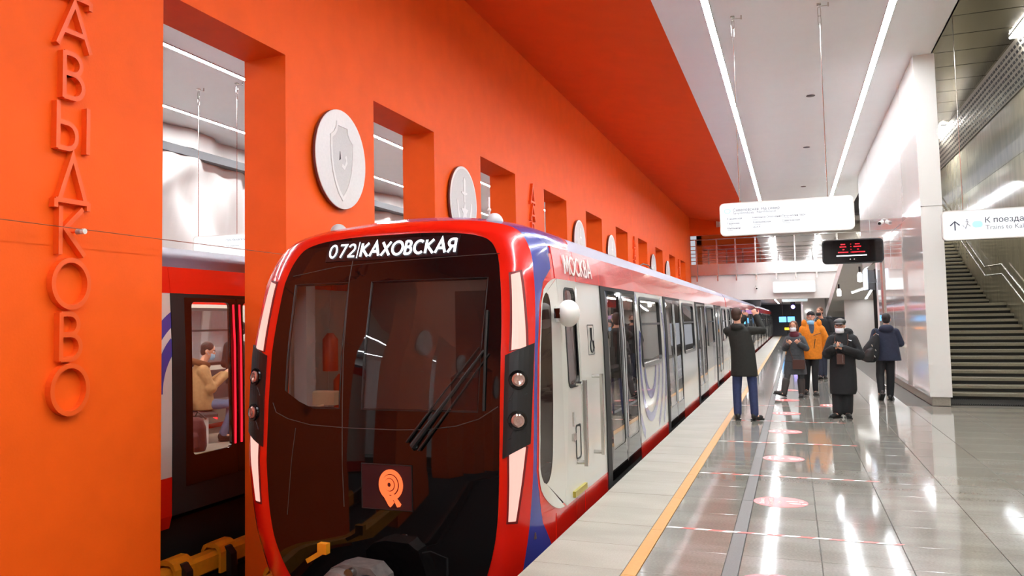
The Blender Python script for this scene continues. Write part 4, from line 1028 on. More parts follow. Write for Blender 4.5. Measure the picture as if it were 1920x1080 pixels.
# the dark departure board on its pole
t = thing('departure_board', 'black rounded departure board with red lines of text on a steel pole', 'board', (2.0, 22.0, 0))
A = ((1,0,0), (0,0,1), (0,1,0)); c = (1.375, 21.9, 3.19)
m = MB(); m.prism(rrect(1.32, .58, .1), c, *A, .12); m.build('board_case', BLACK, t, smooth=40)
m = MB(); m.prism(rrect(1.27, .53, .08), (1.375, 21.893, 3.19), *A, .006); m.build('board_screen', BLACKG, t)
for z, segs in ((3.36, ((-.22,-.12),(.09,.19))), (3.30, ((-.24,-.09),(.06,.22))), (3.235, ((-.18,-.14),(.13,.17))), (3.17, ((-.28,-.06),(.02,.31)))):
    for a, b in segs:
        m = MB(); x = 1.345+a
        while x < 1.345+b-.012: m.box(x, x+.014, 21.886, 21.89, z-.011, z+.011); x += .02
        m.build('red_text_row', LEDRED, t)
    m = MB(); m.box(1.345-.01, 1.345+.006, 21.886, 21.89, z-.006, z+.006); m.build('red_dot', LEDRED, t)
m = MB(); m.box(1.345-.32, 1.345+.33, 21.886, 21.89, 3.075, 3.1); m.build('white_text_bar', LEDTXT, t)
for x in (1.315, 1.405):
    m = MB(); m.lathe([(.014,0),(.014,.004)], (x, 21.89, 3.0), (1,0,0), (0,0,1), (0,-1,0), 12); m.build('board_button', SIGNB, t)
m = MB(); m.tube([(2.0, 22.05, 0), (2.0, 22.05, 3.5)], .05, 16); m.build('pole', STEEL, t, smooth=50)
m = MB(); m.lathe([(.11,0),(.11,.015),(.06,.03)], (2.0, 22.05, 0), (1,0,0), (0,1,0), (0,0,1), 20); m.build('pole_base', STEEL, t, smooth=40)
# dome cameras and small boxes on the white wall
def camera(label, p, d):
    t = thing('security_camera', label, 'camera', p); p = Vector(p); d = Vector(d).normalized()
    m = MB(); m.tube([p, p+d*.14], .05, 12); m.build('camera_body', PILLARM, t, smooth=45)
    m = MB(); m.tube([p+d*.14, p+d*.155], .038, 12); m.build('camera_lens', BLACKG, t)
    m = MB(); u = Vector((0,0,1)) if abs(d.z) < .8 else Vector((1,0,0)); m.tube([p+d*.05, p+d*.05+u*.06, p-d*.12+u*.06], .015, 6); m.build('camera_mount', SIGNB, t)
camera('white security camera on the enamel wall above the departure board', (2.19, 23.6, 4.02), (-.6,-.9,-.35))
camera('dark tipped camera on the white beam under the footbridge', (-1.7, 45.95, 3.25), (.3,-1,-.5))
m = MB(); m.cbox(-3.55, -3.2, 45.86, 45.95, 6.5, 6.85, .02); tag(m.build('wall_box', PILLARM), 'small white box on the orange lintel at the end', 'box')
for i, (p, h) in enumerate((((2.06, 30, 2.75), .34), ((1.62, 34, 2.40), .3))):
    t = thing('wall_lamp', ['larger small white pendant lamp under the far stair slope', 'smaller small white pendant lamp, left under the far stair slope'][i], 'lamp', p)
    x, y, z = p
    m = MB(); m.lathe([(.02,0),(.07,.02),(.075,h*.7),(.04,h*.95)], p, (1,0,0), (0,1,0), (0,0,1), 14); m.build('lamp_glass', mat('lamp_white', (245,245,240), .4, emit=(255,255,250), estr=1.5), t, smooth=50)
    m = MB(); m.tube([(x, y, z+h*.95), (x, y, z+h*1.5)], .03, 8); m.build('lamp_stem', DARKM, t)
t = thing('light_box', 'lit advertising light box fixed to the end of the enamel wall', 'light box', (2.05, 27.1, 2.3))
m = MB(); m.box(1.95, 2.24, 27.0, 27.12, 2.4, 2.98); m.build('box_case', DBAND, t)
m = MB(); m.box(1.94, 1.95, 26.2, 27.1, 2.43, 2.95); m.box(1.95, 2.0, 26.2, 27.1, 2.4, 2.98); m.build('lit_panel', mat('light_box_face', (225, 236, 250), .4, emit=(214, 230, 252), estr=.35), t)
m = MB(); m.box(2.0, 2.24, 26.5, 26.7, 2.6, 2.7); m.build('bracket', DBAND, t)

# ------------------------------------------------------------------ far end: footbridge, rooms, tunnel
def far_end():
    b = MB(); b.box(XW, 4.9, 46.0, 46.9, 2.62, 3.98); b.box(XW, 4.9, 46.9, 88, 2.98, 3.2)
    struct(tag(b.build('wall_end', WHITEP), 'white beam under the footbridge'))
    b = MB(); b.box(XB, -1.79, 46.0, 46.3, 6.12, ZT+.2); struct(tag(b.build('trim_2', MATS['orange_soffit_shade']), 'dark orange lintel at the end of the orange wall'))
    b = MB(); b.box(-14.2, -5.4, 46, 46.3, -1.5, 7.4); b.box(-1.79, 5, 49.6, 49.9, 6.4, 7.4); struct(tag(b.build('wall_end_far', WHITEP), 'end wall behind the other track'))
    b = MB(); b.box(XW, 4.9, 45.9, 46.0, 3.95, 4.55); b.box(XW, 4.9, 46, 49.6, 4.35, 4.5); struct(tag(b.build('trim_3', STEEL), 'steel fascia of the footbridge'))
    b = MB(); b.box(XW, 4.9, 49.4, 49.6, 4.5, 6.5); b.box(-1.79, 4.9, 46, 49.6, 6.45, 6.7)
    mw = struct(tag(b.build('wall_bridge', MIRROR), 'mirror polished steel wall behind the footbridge railing'))
    x = XW
    while x < 4.8:
        m = MB(); m.box(x+.006, x+1.19, 49.385, 49.4, 4.55, 6.44); m.build('steel_panel', MIRROR, mw); x += 1.2
    t = thing('bridge_railing', 'steel railing of the footbridge at the far end', 'railing', (0, 45.8, 4.2))
    for x in (-4.6, -3.56, -2.63, -1.65, -.68, .23, 1.21, 2.2, 3.2, 4.2):
        m = MB(); m.obox((x, 45.8, 4.75), (1,0,0), (0,1,0), (0,0,1), .035, .03, 1.12); m.build('post', STEEL, t)
    for z in (4.72, 4.92, 5.12, 5.32, 5.52):
        m = MB(); m.tube([(XW+.02, 45.84, z), (4.85, 45.84, z)], .018, 6); m.build('bar', STEEL, t)
    m = MB(); m.tube([(XW+.02, 45.8, 5.86), (4.85, 45.8, 5.86)], .03, 10); m.build('handrail', STEEL, t)
    # white service room, stair slope and tunnel end
    b = MB(); b.box(.62, 2.15, 56, 70, 0, 2.98); sr = struct(tag(b.build('wall_room', WHITEP), 'white service room wall at the far end of the platform'))
    m = MB(); m.box(1.85, 1.95, 55.95, 56, 0, 2.9); m.build('door_frame', SIGNB, sr)
    m = MB(); m.box(.78, 1.02, 55.9, 56, 1.95, 2.1); m.build('emergency_light', mat('lamp_white2', (245,245,240), .4, emit=(255,255,250), estr=2), sr)
    b = MB(); b.add([(1.75,33,4.0),(4.7,33,4.0),(4.7,33,3.55),(1.75,33,3.55),(1.75,52,2.1),(4.7,52,2.1),(4.7,52,1.65),(1.75,52,1.65)], [(0,1,2,3),(4,7,6,5),(0,4,5,1),(3,2,6,7),(0,3,7,4),(1,5,6,2)])
    struct(tag(b.build('ceiling_slope', WHITEP), 'white sloping underside of the far stairs'))
    b = MB(); b.box(2.3, 4.72, 44, 44.2, 0, 3.0); struct(tag(b.build('wall_passage', mat('grey_wall', (198,195,190), .5)), 'grey wall in the passage under the far stairs'))
    t = thing('tube_lamp', 'short lit tube lamp under the far stair slope', 'lamp', (2.3, 33.5, 2.6)); m = MB(); m.obox((2.35, 33.5, 2.62), (1,0,.35), (0,1,0), (-.35,0,1), .36, .03, .03); m.build('tube', mat('lamp_white3', (245,245,240), .4, emit=(255,255,250), estr=2), t); m = MB(); m.obox((2.35, 33.53, 2.67), (1,0,.35), (0,1,0), (-.35,0,1), .38, .04, .02); m.build('fitting', SIGNB, t)
    b = MB(); b.box(-9, 5, 87.6, 88, -1.5, 3.2); b.box(XW-.3, -1.6, 49, 49.2, 2.3, 3.0); struct(tag(b.build('wall_tunnel', mat('tunnel_dark', (84,82,84), .7)), 'dark tunnel portal wall'))
    b = MB(); b.box(-5.3, -4.93, 46.3, 88, -1.4, 3.0); struct(tag(b.build('wall_tunnel_left', MATS['tunnel_dark']), 'dark wall between the tracks under the footbridge'))
    for i, x in enumerate((-.62, -.1)):
        t = thing('screen', ['left of two blue monitor screens at the platform end', 'right of two blue monitor screens at the platform end'][i], 'screen', (x, 60, 1.4))
        m = MB(); m.box(x-.24, x+.24, 60, 60.06, 1.35, 1.75); m.build('screen_case', BLACK, t); m = MB(); m.box(x-.22, x+.22, 59.99, 60, 1.37, 1.73); m.build('screen_face', mat('screen_blue', (90,170,230), .4, emit=(90,170,235), estr=1.2), t)
        m = MB(); m.tube([(x, 60.05, 1.75), (x, 60.05, 2.98)], .03, 6); m.build('screen_hanger', DARKM, t)
    t = thing('clock_display', 'small amber digital display under the blue screens', 'display', (-.35, 62, .6)); m = MB(); m.box(-.6, -.1, 62, 62.08, .75, 1.05); m.build('display_case', BLACK, t); m = MB(); m.box(-.54, -.16, 61.99, 62, .82, .98); m.build('digits', mat('amber', (255,150,30), .4, emit=(255,150,30), estr=2), t); m = MB(); m.tube([(-.35, 62.05, 0), (-.35, 62.05, .75)], .03, 6); m.build('stand', DARKM, t)
    t = thing('signal_lamp', 'small violet signal lamp at the tunnel end', 'lamp', (.05, 66, 2.4)); m = MB(); m.ell((.05, 66, 2.45), (.14,.1,.14), 12, 8); m.build('lens', mat('violet', (170,150,255), .4, emit=(160,140,255), estr=3), t); m = MB(); m.box(-.1, .2, 66.08, 66.18, 2.3, 2.975); m.build('bracket', DARKM, t)
far_end()
for i, x in enumerate((-1.1, 3.2)):  # both lines added to brighten the dark far end and the passage
    t = thing('light_line', ['light line in the low ceiling under the footbridge', 'light line in the passage under the far stairs'][i], 'light', (x, 50, 2.97), group='ceiling light lines')
    ya, yb = ((47.5, 80), (35, 43.5))[i]; zz = (2.98, 3.28)[i]
    zs = (lambda y_: 2.98) if i == 0 else (lambda y_: 3.55-(y_-33)*.1)
    def bar(x0, x1, d0, d1):
        m = MB(); m.add([(xx, yy, zs(yy)-dd) for dd in (d0, d1) for xx, yy in ((x0,ya),(x1,ya),(x1,yb),(x0,yb))], [(0,3,2,1),(4,5,6,7),(0,1,5,4),(1,2,6,5),(2,3,7,6),(3,0,4,7)]); return m
    bar(x-.04, x+.04, .022, .004).build('diffuser', mat('added_low_led', (255,255,255), .5, emit=(250,252,255), estr=32), t)
    for sx in (-1, 1): bar(x+sx*.045-.005, x+sx*.045+.005, .024, 0).build('frame', SIGNB, t)

# ------------------------------------------------------------------ floor stickers and tapes
def stickers():
    spots = [(-.162, 5.52), (-.162, 7.996), (-.162, 10.467), (-.162, 12.94), (-.162, 15.41), (-.162, 17.88), (.62, 16.99), (-.162, 20.35)]
    names = ['nearest, cut by the lower edge', 'second, nearest whole one', 'third from the viewer', 'fourth from the viewer', 'fifth, in line with the walking woman', 'sixth, between the boots of the woman', 'apart from the row, behind the capped man', 'last of the row, behind the group']
    for (x, y), n in zip(spots, names):
        t = thing('floor_sticker', 'round red distance sticker on the floor, '+n, 'sticker', (x, y, 0), group='red floor stickers')
        m = MB(); m.lathe([(.2245,.0009),(.2245,.0019)], (x, y, 0), (1,0,0), (0,1,0), (0,0,1), 48); m.build('disc', STICK, t)
        z = .003
        for k, (tx, dx) in enumerate((('Держите', -.125), ('дистанцию', -.055), ('1,5 м', .012))):
            text('sticker_text', tx, .055, (x+dx, y-(.11, .13, .05)[k], z), (0,1,0), (-1,0,0), STICKW, t, depth=.001, width=(.22, .26, .08)[k], height=.045 if k < 2 else .035)
        for dy, dx in ((.035, 0), (-.05, .025)):
            m = MB(); m.prism([(a*.055, b) for a, b in rrect(.16, .045, .022)] and [(.04+dx+a, y_) for a, y_ in [(0,0),(.03,.02),(.07,.022),(.1,.012),(.1,-.012),(.07,-.02),(.03,-.016)]], (x, y+dy, z), (1,0,0), (0,1,0), (0,0,1), .001); m.build('footprint', STICKW, t)
            m = MB(); m.prism([(.147+dx+a, b) for a, b in [(0,.012),(.03,.014),(.045,0),(.03,-.014),(0,-.012)]], (x, y+dy, z), (1,0,0), (0,1,0), (0,0,1), .001); m.build('heel_print', STICKW, t)
    for i, y in enumerate((6.78, 9.27, 11.74, 14.2, 16.7)):
        t = thing('floor_tape', 'red and white striped tape across the floor, '+['nearest', 'second from the viewer', 'third from the viewer', 'fourth, at the feet of the photographing man', 'farthest, behind the photographing man'][i], 'tape', (-.2, y, 0), group='striped floor tapes')
        x = -.985; k = 0; x1 = (.64, .70, .66, .66, .66)[i]
        while x < x1:
            w_ = min(.105, x1-x)
            m = MB(); m.add([(x, y-.02, .0016), (x+w_, y-.02, .0016), (x+w_+.035, y+.02, .0016), (x+.035, y+.02, .0016)], [(0,1,2,3)]); m.build('stripe', TAPER if k % 2 else TAPEW, t); x += .105; k += 1
stickers()

# ------------------------------------------------------------------ people
def remesh(mb, vox, m_, name, parent, it=4, fac=.5):
    me = mb.mesh(name, m_); o = bpy.data.objects.new(name, me); COL.objects.link(o)
    r = o.modifiers.new('r', 'REMESH'); r.mode = 'VOXEL'; r.voxel_size = vox; r.use_smooth_shade = True
    s = o.modifiers.new('s', 'SMOOTH'); s.iterations = it; s.factor = fac
    dg = bpy.context.evaluated_depsgraph_get(); nm = bpy.data.meshes.new_from_object(o.evaluated_get(dg))
    bpy.data.objects.remove(o); bpy.data.meshes.remove(me)
    nm.materials.clear(); nm.materials.append(m_); nm.polygons.foreach_set('use_smooth', [True]*len(nm.polygons)); nm.update()
    return link(name, nm, parent)
def limb(m, pts, rs, n=12):
    pts = [Vector(p) for p in pts]
    m.tube(pts, list(rs), n)
    for p, r in zip(pts, rs): m.ell(p, (r, r, r), 12, 8)
def hand(m, w, d, n, curl=.5, k=1.0, side=1):
    w, d, n = Vector(w), Vector(d).normalized(), Vector(n); n = (n-d*n.dot(d)).normalized(); s = d.cross(n)*side
    rot = Matrix((s, d, n)).transposed()
    m.ell(w+d*.045*k, (.042*k, .055*k, .019*k), 12, 8, rot)
    for i in range(4):
        L = (.07, .082, .078, .062)[i]*k; p = w+d*.082*k+s*(i-1.5)*.0225*k; pts = [p]; a = .15
        for j in range(3):
            a += curl*(.5, .75, .5)[j]; q = (d*math.cos(a)-n*math.sin(a)); p = p+q*L*(.45, .32, .25)[j]; pts.append(p)
        m.tube(pts, [.0095*k, .0092*k, .0085*k, .0072*k], 8); m.ell(pts[-1], (.0075*k,)*3, 8, 6)
    p = w+d*.025*k-s*.034*k; t1 = (d*.6-s*.75-n*.25).normalized(); t2 = (d*.9-s*.2-n*.45).normalized()
    m.tube([p, p+t1*.035*k, p+t1*.035*k+t2*.032*k, p+t1*.035*k+t2*.055*k], [.013*k, .011*k, .010*k, .008*k], 8)
def fr(fd):
    f = Vector((fd[0], fd[1], 0)).normalized(); return f, Vector((f.y, -f.x, 0)), Vector((0,0,1))   # forward, person's right, up
def head_parts(root, m, hc, fd, neck, hs=1.0, tilt=0):
    f, r, u = fr(fd); f = (f*math.cos(tilt)+u*math.sin(tilt)).normalized(); u = r.cross(f); hc = Vector(hc)
    rot = Matrix((r, f, u)).transposed()
    m.ell(hc+u*.02*hs-f*.008, (.074*hs, .094*hs, .10*hs), 18, 14, rot); m.ell(hc-u*.05*hs+f*.02*hs, (.056*hs, .066*hs, .068*hs), 16, 12, rot)
    m.ell(hc+f*.095*hs-u*.02*hs, (.014*hs, .02*hs, .028*hs), 10, 8, rot)
    m.ell(hc+f*.078*hs-u*.062*hs, (.028*hs, .014*hs, .012*hs), 10, 8, rot)
    for s in (-1, 1): m.ell(hc+r*s*.074*hs-f*.004-u*.012*hs, (.012*hs, .022*hs, .032*hs), 10, 8, rot)
    limb(m, [Vector(neck)-u*.04, hc-u*.07*hs], [.058*hs, .052*hs])
    return f, r, u, rot
def face(root, hc, f, r, u, rot, hs):
    hc = Vector(hc)
    for s in (-1, 1):
        e = MB(); e.ell(hc+r*s*.031*hs+f*.082*hs+u*.0*hs, (.014*hs, .01*hs, .009*hs), 10, 8, rot); ey = e.build('eye', mat('eye_white', (225, 220, 215), .3), root, smooth=True, local=True)
        e = MB(); e.ell(hc+r*s*.031*hs+f*.0905*hs, (.006*hs, .004*hs, .007*hs), 8, 6, rot); e.build('pupil', mat('eye_dark', (40, 28, 22), .3), ey, smooth=True, local=True)
        e = MB(); e.tube([hc+r*s*.014*hs+f*.092*hs+u*.022*hs, hc+r*s*.034*hs+f*.09*hs+u*.028*hs, hc+r*s*.05*hs+f*.078*hs+u*.02*hs], .005*hs, 6); e.build('eyebrow', mat('brow', (70, 48, 36), .7), root, local=True)
def mask_on(root, hc, f, r, u, hs, m_, drop=0):
    hc = Vector(hc); e = MB()
    def fn(a, b):
        th = (a-.5)*2.0; z = -.112+.085*b-drop
        R = (.068+.012*math.sin(PI*b))*hs; return hc+r*math.sin(th)*R*1.03+f*(math.cos(th)*(R+.022)+.012)*1+u*z*hs
    e.sheet(fn, lambda a, b: f, 14, 8, .004); o = e.build('face_mask', m_, root, smooth=True, local=True)
    for s in (-1, 1):
        e = MB(); e.tube([hc+r*s*.075*hs+f*.04+u*(-.05-drop)*hs, hc+r*s*.082*hs+u*(-.02)*hs, hc+r*s*.08*hs-f*.02+u*(-.0)*hs], .003, 5); e.build('ear_loop', m_, o, local=True)
def hair_on(root, hc, f, r, u, rot, hs, m_, back=.02, low=0):
    e = MB(); hc = Vector(hc); e.ell(hc+u*.037*hs-f*back*hs, (.084*hs, .098*hs, .09*hs), 18, 12, rot); e.ell(hc-u*.02*hs-f*.045*hs, (.074*hs, .06*hs, (.075+low)*hs), 16, 10, rot)
    if low:
        for s in (-1, 1): e.ell(hc+r*s*.068*hs-f*.01-u*.03*hs, (.028*hs, .045*hs, .085*hs), 12, 8, rot)
    remesh(e, .009, m_, 'hair', root, 2)
def shoe(root, ank, d, m_, L=.27, z=None, pitch=0, w_=.045):
    a = Vector(ank); d = Vector(d).normalized(); up = Vector((0,0,1))
    d3 = (Vector((d.x, d.y, 0)).normalized()*math.cos(pitch)+up*math.sin(pitch)); sd = d3.cross(up).normalized(); u2 = sd.cross(d3)
    rot = Matrix((sd, d3, u2)).transposed(); base = a-u2*.045
    e = MB(); e.ell(base+d3*.09-u2*.0, (w_, .135*L/.27, .042), 16, 10, rot); e.ell(base-d3*.015+u2*.02, (w_*.92, .065, .065), 14, 10, rot); e.ell(base+d3*.15*L/.27-u2*.008, (w_, .07, .034), 14, 10, rot)
    o = remesh(e, .01, m_, 'shoe', root, 2)
    e = MB(); e.obox(base+d3*.075-u2*.035, sd, d3, u2, w_*.95, .13*L/.27, .012); e.build('sole', BLACK, o, local=True)
def person(label, loc, fd, J, top, topR, bottom, botR, shoeM, shoes, hs=1.0, tilt=0, hood=None, hairM=None, longhair=0, scale=1, vox=.0085, coat_rings=None, hands=()):
    root = thing('person', label, 'person', loc)
    m = MB(); f, r, u, rot = head_parts(root, m, J['head'], fd, J['neck'], hs, tilt)
    N = Vector(J['neck']); P = Vector(J['pel'])
    m.loft([((P.x,P.y,P.z-.08), .12, .09), ((P.x,P.y,P.z+.05), .13, .095), (((P.x+N.x)/2,(P.y+N.y)/2,P.z+.25), .12, .09), (((P.x+N.x*3)/4,(P.y+N.y*3)/4,N.z-.2), .145, .1), ((N.x,N.y,N.z-.08), .13, .085), ((N.x,N.y,N.z-.02), .06, .055)])
    for a in ('a', 'b'):
        limb(m, [J['s'+a], J['e'+a], J['w'+a]], [.05, .04, .027]); limb(m, [J['h'+a], J['k'+a], J['n'+a]], [.075, .052, .038])
        n = Vector(J['n'+a]); m.ell(n+Vector((shoes[a][0], shoes[a][1], 0)).normalized()*.06-Vector((0,0,.03)), (.04, .05, .03))
    for w_, d, n, c, sd in hands: hand(m, w_, d, n, c, 1.0, sd)
    remesh(m, vox, SKIN, 'body', root, 3)
    face(root, J['head'], f, r, u, rot, hs)
    if hairM: hair_on(root, J['head'], f, r, u, rot, hs, hairM, low=longhair)
    # trousers
    m = MB()
    for a in ('a', 'b'): limb(m, [Vector(J['h'+a])+Vector((0,0,.02)), J['k'+a], Vector(J['n'+a])+Vector((0,0,.02))], botR)
    m.loft([((P.x,P.y,P.z-.12), .14, .1), ((P.x,P.y,P.z+.06), .16, .12), ((P.x,P.y,P.z+.14), .15, .115)])
    remesh(m, .013, bottom, 'trousers', root, 4)
    for a in ('a', 'b'): shoe(root, J['n'+a], shoes[a], shoeM, pitch=shoes[a][2] if len(shoes[a]) > 2 else 0)
    # coat or jacket
    m = MB(); m.loft(coat_rings, 26)
    for a in ('a', 'b'):
        E_, W_ = Vector(J['e'+a]), Vector(J['w'+a]); limb(m, [J['s'+a], E_, E_.lerp(W_, .92)], topR, 14)
    if hood: 
        for c, rr in hood: m.ell(c, rr, 16, 10)
    coat = remesh(m, .012, top, 'coat', root, 4)
    return root, (f, r, u, rot), coat
def fab(n, rgb, rough=.8): return mat('cloth_'+n, rgb, rough, noise=.12, nscale=25, bump=.3, bscale=18)
BLKCOAT = fab('black_coat', (30, 30, 26)); DENIM = fab('denim', (44, 54, 92)); GREYP = fab('grey_puffer', (66, 70, 74)); CHARC = fab('charcoal', (58, 58, 60)); ORJ = fab('orange_jacket', (222, 130, 24)); BLKP = fab('black_trousers', (24, 25, 28))
NAVY = fab('navy_jacket', (34, 40, 60)); TAN = fab('tan_jacket', (176, 142, 98)); JEANS = fab('light_jeans', (92, 112, 148)); LEATH = mat('black_leather', (28, 27, 27), .4); BROWN = mat('brown_leather', (72, 40, 30), .45); BOOT = mat('grey_boot', (58, 54, 52), .6); FUR = mat('fur', (120, 84, 54), .9, bump=1, bscale=120)
HAIRB = mat('hair_brown', (66, 44, 34), .6, bump=.4, bscale=80); HAIRR = mat('hair_auburn', (104, 62, 36), .6, bump=.4, bscale=80); HAIRD = mat('hair_dark', (38, 32, 30), .6, bump=.4, bscale=80)
MASKW = mat('mask_white', (226, 230, 236), .7); MASKB = mat('mask_blue', (140, 188, 220), .7); MASKK = mat('mask_black', (26, 26, 27), .7)
def belt(root, name, pts, r, m_): 
    e = MB(); e.tube(pts, r, 6); return e.build(name, m_, root, local=True)

def people():
    # the man photographing, seen from behind
    J = dict(head=(-.09,.03,1.685), neck=(-.08,0,1.53), pel=(-.01,0,.92), sa=(-.235,.02,1.43), ea=(-.245,.27,1.40), wa=(.02,.36,1.66), sb=(.10,.02,1.43), eb=(.285,.16,1.43), wb=(.195,.27,1.66),
             ha=(-.1,0,.92), ka=(-.13,.01,.47), na=(-.13,0,.09), hb=(.085,0,.92), kb=(.115,.01,.47), nb=(.125,0,.09))
    rings = [((-.005,0,.70),.205,.14),((-.01,0,.9),.195,.14),((-.02,0,1.15),.185,.135),((-.05,0,1.32),.18,.125),((-.07,0,1.43),.175,.115),((-.08,0,1.5),.11,.085),((-.085,0,1.55),.072,.07)]
    root, (f, r, u, rot), c = person('man in a black coat and blue jeans photographing with raised arms, seen from behind', (-.745,14.23,0), (.25,1), J, BLKCOAT, [.075,.07,.058], DENIM, [.09,.07,.062], LEATH, {'a': (-.15,1), 'b': (.55,1)}, hairM=HAIRB, coat_rings=rings,
        hood=[((-.09,-.08,1.49),(.10,.07,.06))], hands=[((.02,.36,1.66),(.35,.1,.9),(0,-1,.2),.6,1), ((.195,.27,1.66),(-.35,.15,.9),(0,-1,.2),.7,-1)])
    e = MB(); e.obox((-.745+.095,14.23+.36,1.735), (1,0,0), (0,1,0), (0,0,1), .075, .006, .038)
    ph = e.build('phone_case', BLACK); t = thing('phone', 'phone held up by the man in the black coat', 'phone', (-.65,14.59,1.7)); ph.data.transform(Matrix.Translation((.65,-14.59,-1.7))); ph.parent = t
    e = MB(); e.box(-.65-.065,-.65+.065,14.583,14.584,1.702,1.768); e.build('phone_screen', mat('phone_glow', (150,120,160), .3, emit=(150,110,160), estr=.4), t)
    # the woman in the grey puffer coat
    J = dict(head=(.03,-.02,1.455), neck=(.05,0,1.29), pel=(.03,0,.78), sa=(-.08,-.01,1.19), ea=(-.15,-.06,1.0), wa=(-.095,-.19,1.085), sb=(.18,-.01,1.19), eb=(.255,-.06,1.0), wb=(.125,-.19,1.095),
             ha=(-.05,0,.78), ka=(-.13,-.08,.40), na=(-.20,-.14,.11), hb=(.11,0,.78), kb=(.135,0,.40), nb=(.135,.0,.085))
    rings = [((.03,0,.46),.225,.15),((.03,0,.6),.215,.15),((.035,0,.8),.185,.14),((.045,0,.98),.16,.125),((.05,0,1.12),.165,.12),((.05,0,1.2),.155,.105),((.05,0,1.27),.09,.08)]
    root, (f, r, u, rot), c = person('woman in a long grey puffer coat and boots with a white mask, walking', (-.025,18.7,0), (-.15,-1), J, GREYP, [.072,.068,.055], CHARC, [.075,.062,.055], BOOT, {'a': (-.9,-.6,.25), 'b': (-.1,-1)}, hs=.95, hairM=HAIRR, longhair=.02, coat_rings=rings,
        hood=[((.05,.07,1.27),(.14,.08,.07))], hands=[((-.095,-.19,1.085),(.5,-.2,.6),(0,1,0),1.3,-1), ((.125,-.19,1.095),(-.5,-.2,.6),(0,1,0),1.3,1)])
    mask_on(root, J['head'], f, r, u, .95, MASKW)
    e = MB(); e.loft([((.045,-.01,1.23),.10,.09),((.045,-.02,1.29),.095,.09),((.04,-.02,1.345),.075,.075)]); remesh(e, .01, mat('scarf_burgundy', (96,40,52), .9), 'scarf', root, 2)
    for a, (k, n) in {'a': ((-.155,-.1,.33), (-.2,-.14,.09)), 'b': ((.135,0,.33), (.135,0,.08))}.items():
        e = MB(); limb(e, [k, n], [.078,.062]); remesh(e, .011, BOOT, 'boot_shaft', root, 2)
    for z in (.62, .74, .86, .98, 1.1):
        k = [rg for rg in rings if rg[0][2] <= z][-1]; e = MB(); e.tube([(.03+math.cos(2*PI*i/28)*(k[1]-.006), math.sin(2*PI*i/28)*(k[2]-.004), z) for i in range(29)], .006, 5, False); e.build('quilt_seam', CHARC, root, local=True)
    b = thing('handbag', 'dark brown shoulder bag hanging in front of the woman in grey', 'bag', (.075,18.52,.58))
    e = MB(); e.cbox(-.115,.115,-.04,.04,0,.19,.03); e.build('bag_body', BROWN, b, local=True); e = MB(); e.box(-.11,.11,-.048,-.04,.08,.19); e.build('bag_flap', BROWN, b, local=True)
    e = MB(); e.tube([(-.1,0,.19),(-.16,.04,.4),(-.13,.13,.62)], .008, 6); e.build('bag_strap', BROWN, b, local=True)
    # man in the orange jacket
    J = dict(head=(.065,-.02,1.64), neck=(.07,0,1.47), pel=(.06,0,.92), sa=(-.09,0,1.38), ea=(-.14,.03,1.12), wa=(-.12,-.05,.9), sb=(.25,0,1.38), eb=(.345,.05,1.14), wb=(.28,.1,.94),
             ha=(-.02,0,.92), ka=(-.05,.05,.48), na=(-.07,.12,.1), hb=(.14,0,.92), kb=(.1,-.04,.48), nb=(.095,-.04,.085))
    rings = [((.07,0,.75),.175,.14),((.07,0,.85),.19,.145),((.07,0,1.05),.185,.14),((.075,0,1.25),.195,.14),((.08,0,1.36),.19,.125),((.085,0,1.44),.14,.105),((.085,.01,1.5),.115,.1)]
    root, (f, r, u, rot), c = person('bearded man in a bright orange jacket and black beanie, mask under his chin', (.288,19.28,0), (-.1,-1), J, ORJ, [.085,.085,.062], BLKP, [.085,.068,.055], BOOT, {'a': (-.2,-1), 'b': (.15,-1)}, tilt=.15, coat_rings=rings,
        hood=[((-.07,.0,1.5),(.055,.07,.09)), ((.22,.0,1.5),(.055,.07,.09)), ((.08,.09,1.47),(.17,.08,.08))], hands=[((-.12,-.05,.9),(0,-.1,-1),(1,0,0),.4,1), ((.28,.1,.94),(0,-.1,-1),(-1,0,0),.4,1)])
    mask_on(root, J['head'], f, r, u, 1.0, MASKB, .06)
    hc = Vector(J['head'])
    e = MB(); e.ell(hc+u*.055-f*.012, (.084,.102,.075), 18, 12, rot); e.ell(hc+u*.0-f*.05, (.08,.065,.07), 14, 10, rot); remesh(e, .009, BLKP, 'beanie', root, 2)
    e = MB(); e.loft([((.075,-.1,1.15),.05,.02),((.075,-.105,1.3),.055,.03),((.075,-.085,1.42),.06,.045),((.07,-.05,1.5),.06,.055)]); remesh(e, .01, fab('blue_sweater', (70,84,104)), 'sweater', root, 2)
    e = MB(); e.tube([(.1,-.148,.98),(.13,-.148,1.18)], .008, 6); e.tube([(.1,-.145,1.25),(.25,-.1,1.3)], .006, 6); e.build('pocket_zip', BLACK, c, local=True)
    for s in (-1, 1):
        e = MB(); e.tube([hc+r*s*.03+f*.1+(r*math.cos(2*PI*i/12)*.022+u*math.sin(2*PI*i/12)*.016) for i in range(13)], .003, 5, False); e.tube([hc+r*s*.052+f*.098, hc+r*s*.076], .003, 5); e.build('glasses', mat('glasses_red', (120,40,44), .3), root, local=True)
    e = MB(); e.ell(hc-u*.075+f*.055, (.045,.03,.035), 12, 8, rot); remesh(e, .008, mat('beard_grey', (130,112,102), .9), 'beard', root, 2)
    # tall man behind with black mask
    J = dict(head=(.03,0,1.785), neck=(.06,0,1.62), pel=(.06,0,1.0), sa=(-.12,0,1.52), ea=(-.17,.02,1.22), wa=(-.13,-.1,.98), sb=(.25,0,1.52), eb=(.32,.02,1.22), wb=(.27,-.1,.98),
             ha=(-.02,0,1.0), ka=(-.01,0,.52), na=(-.01,0,.1), hb=(.13,0,1.0), kb=(.1,.05,.52), nb=(.09,.08,.1))
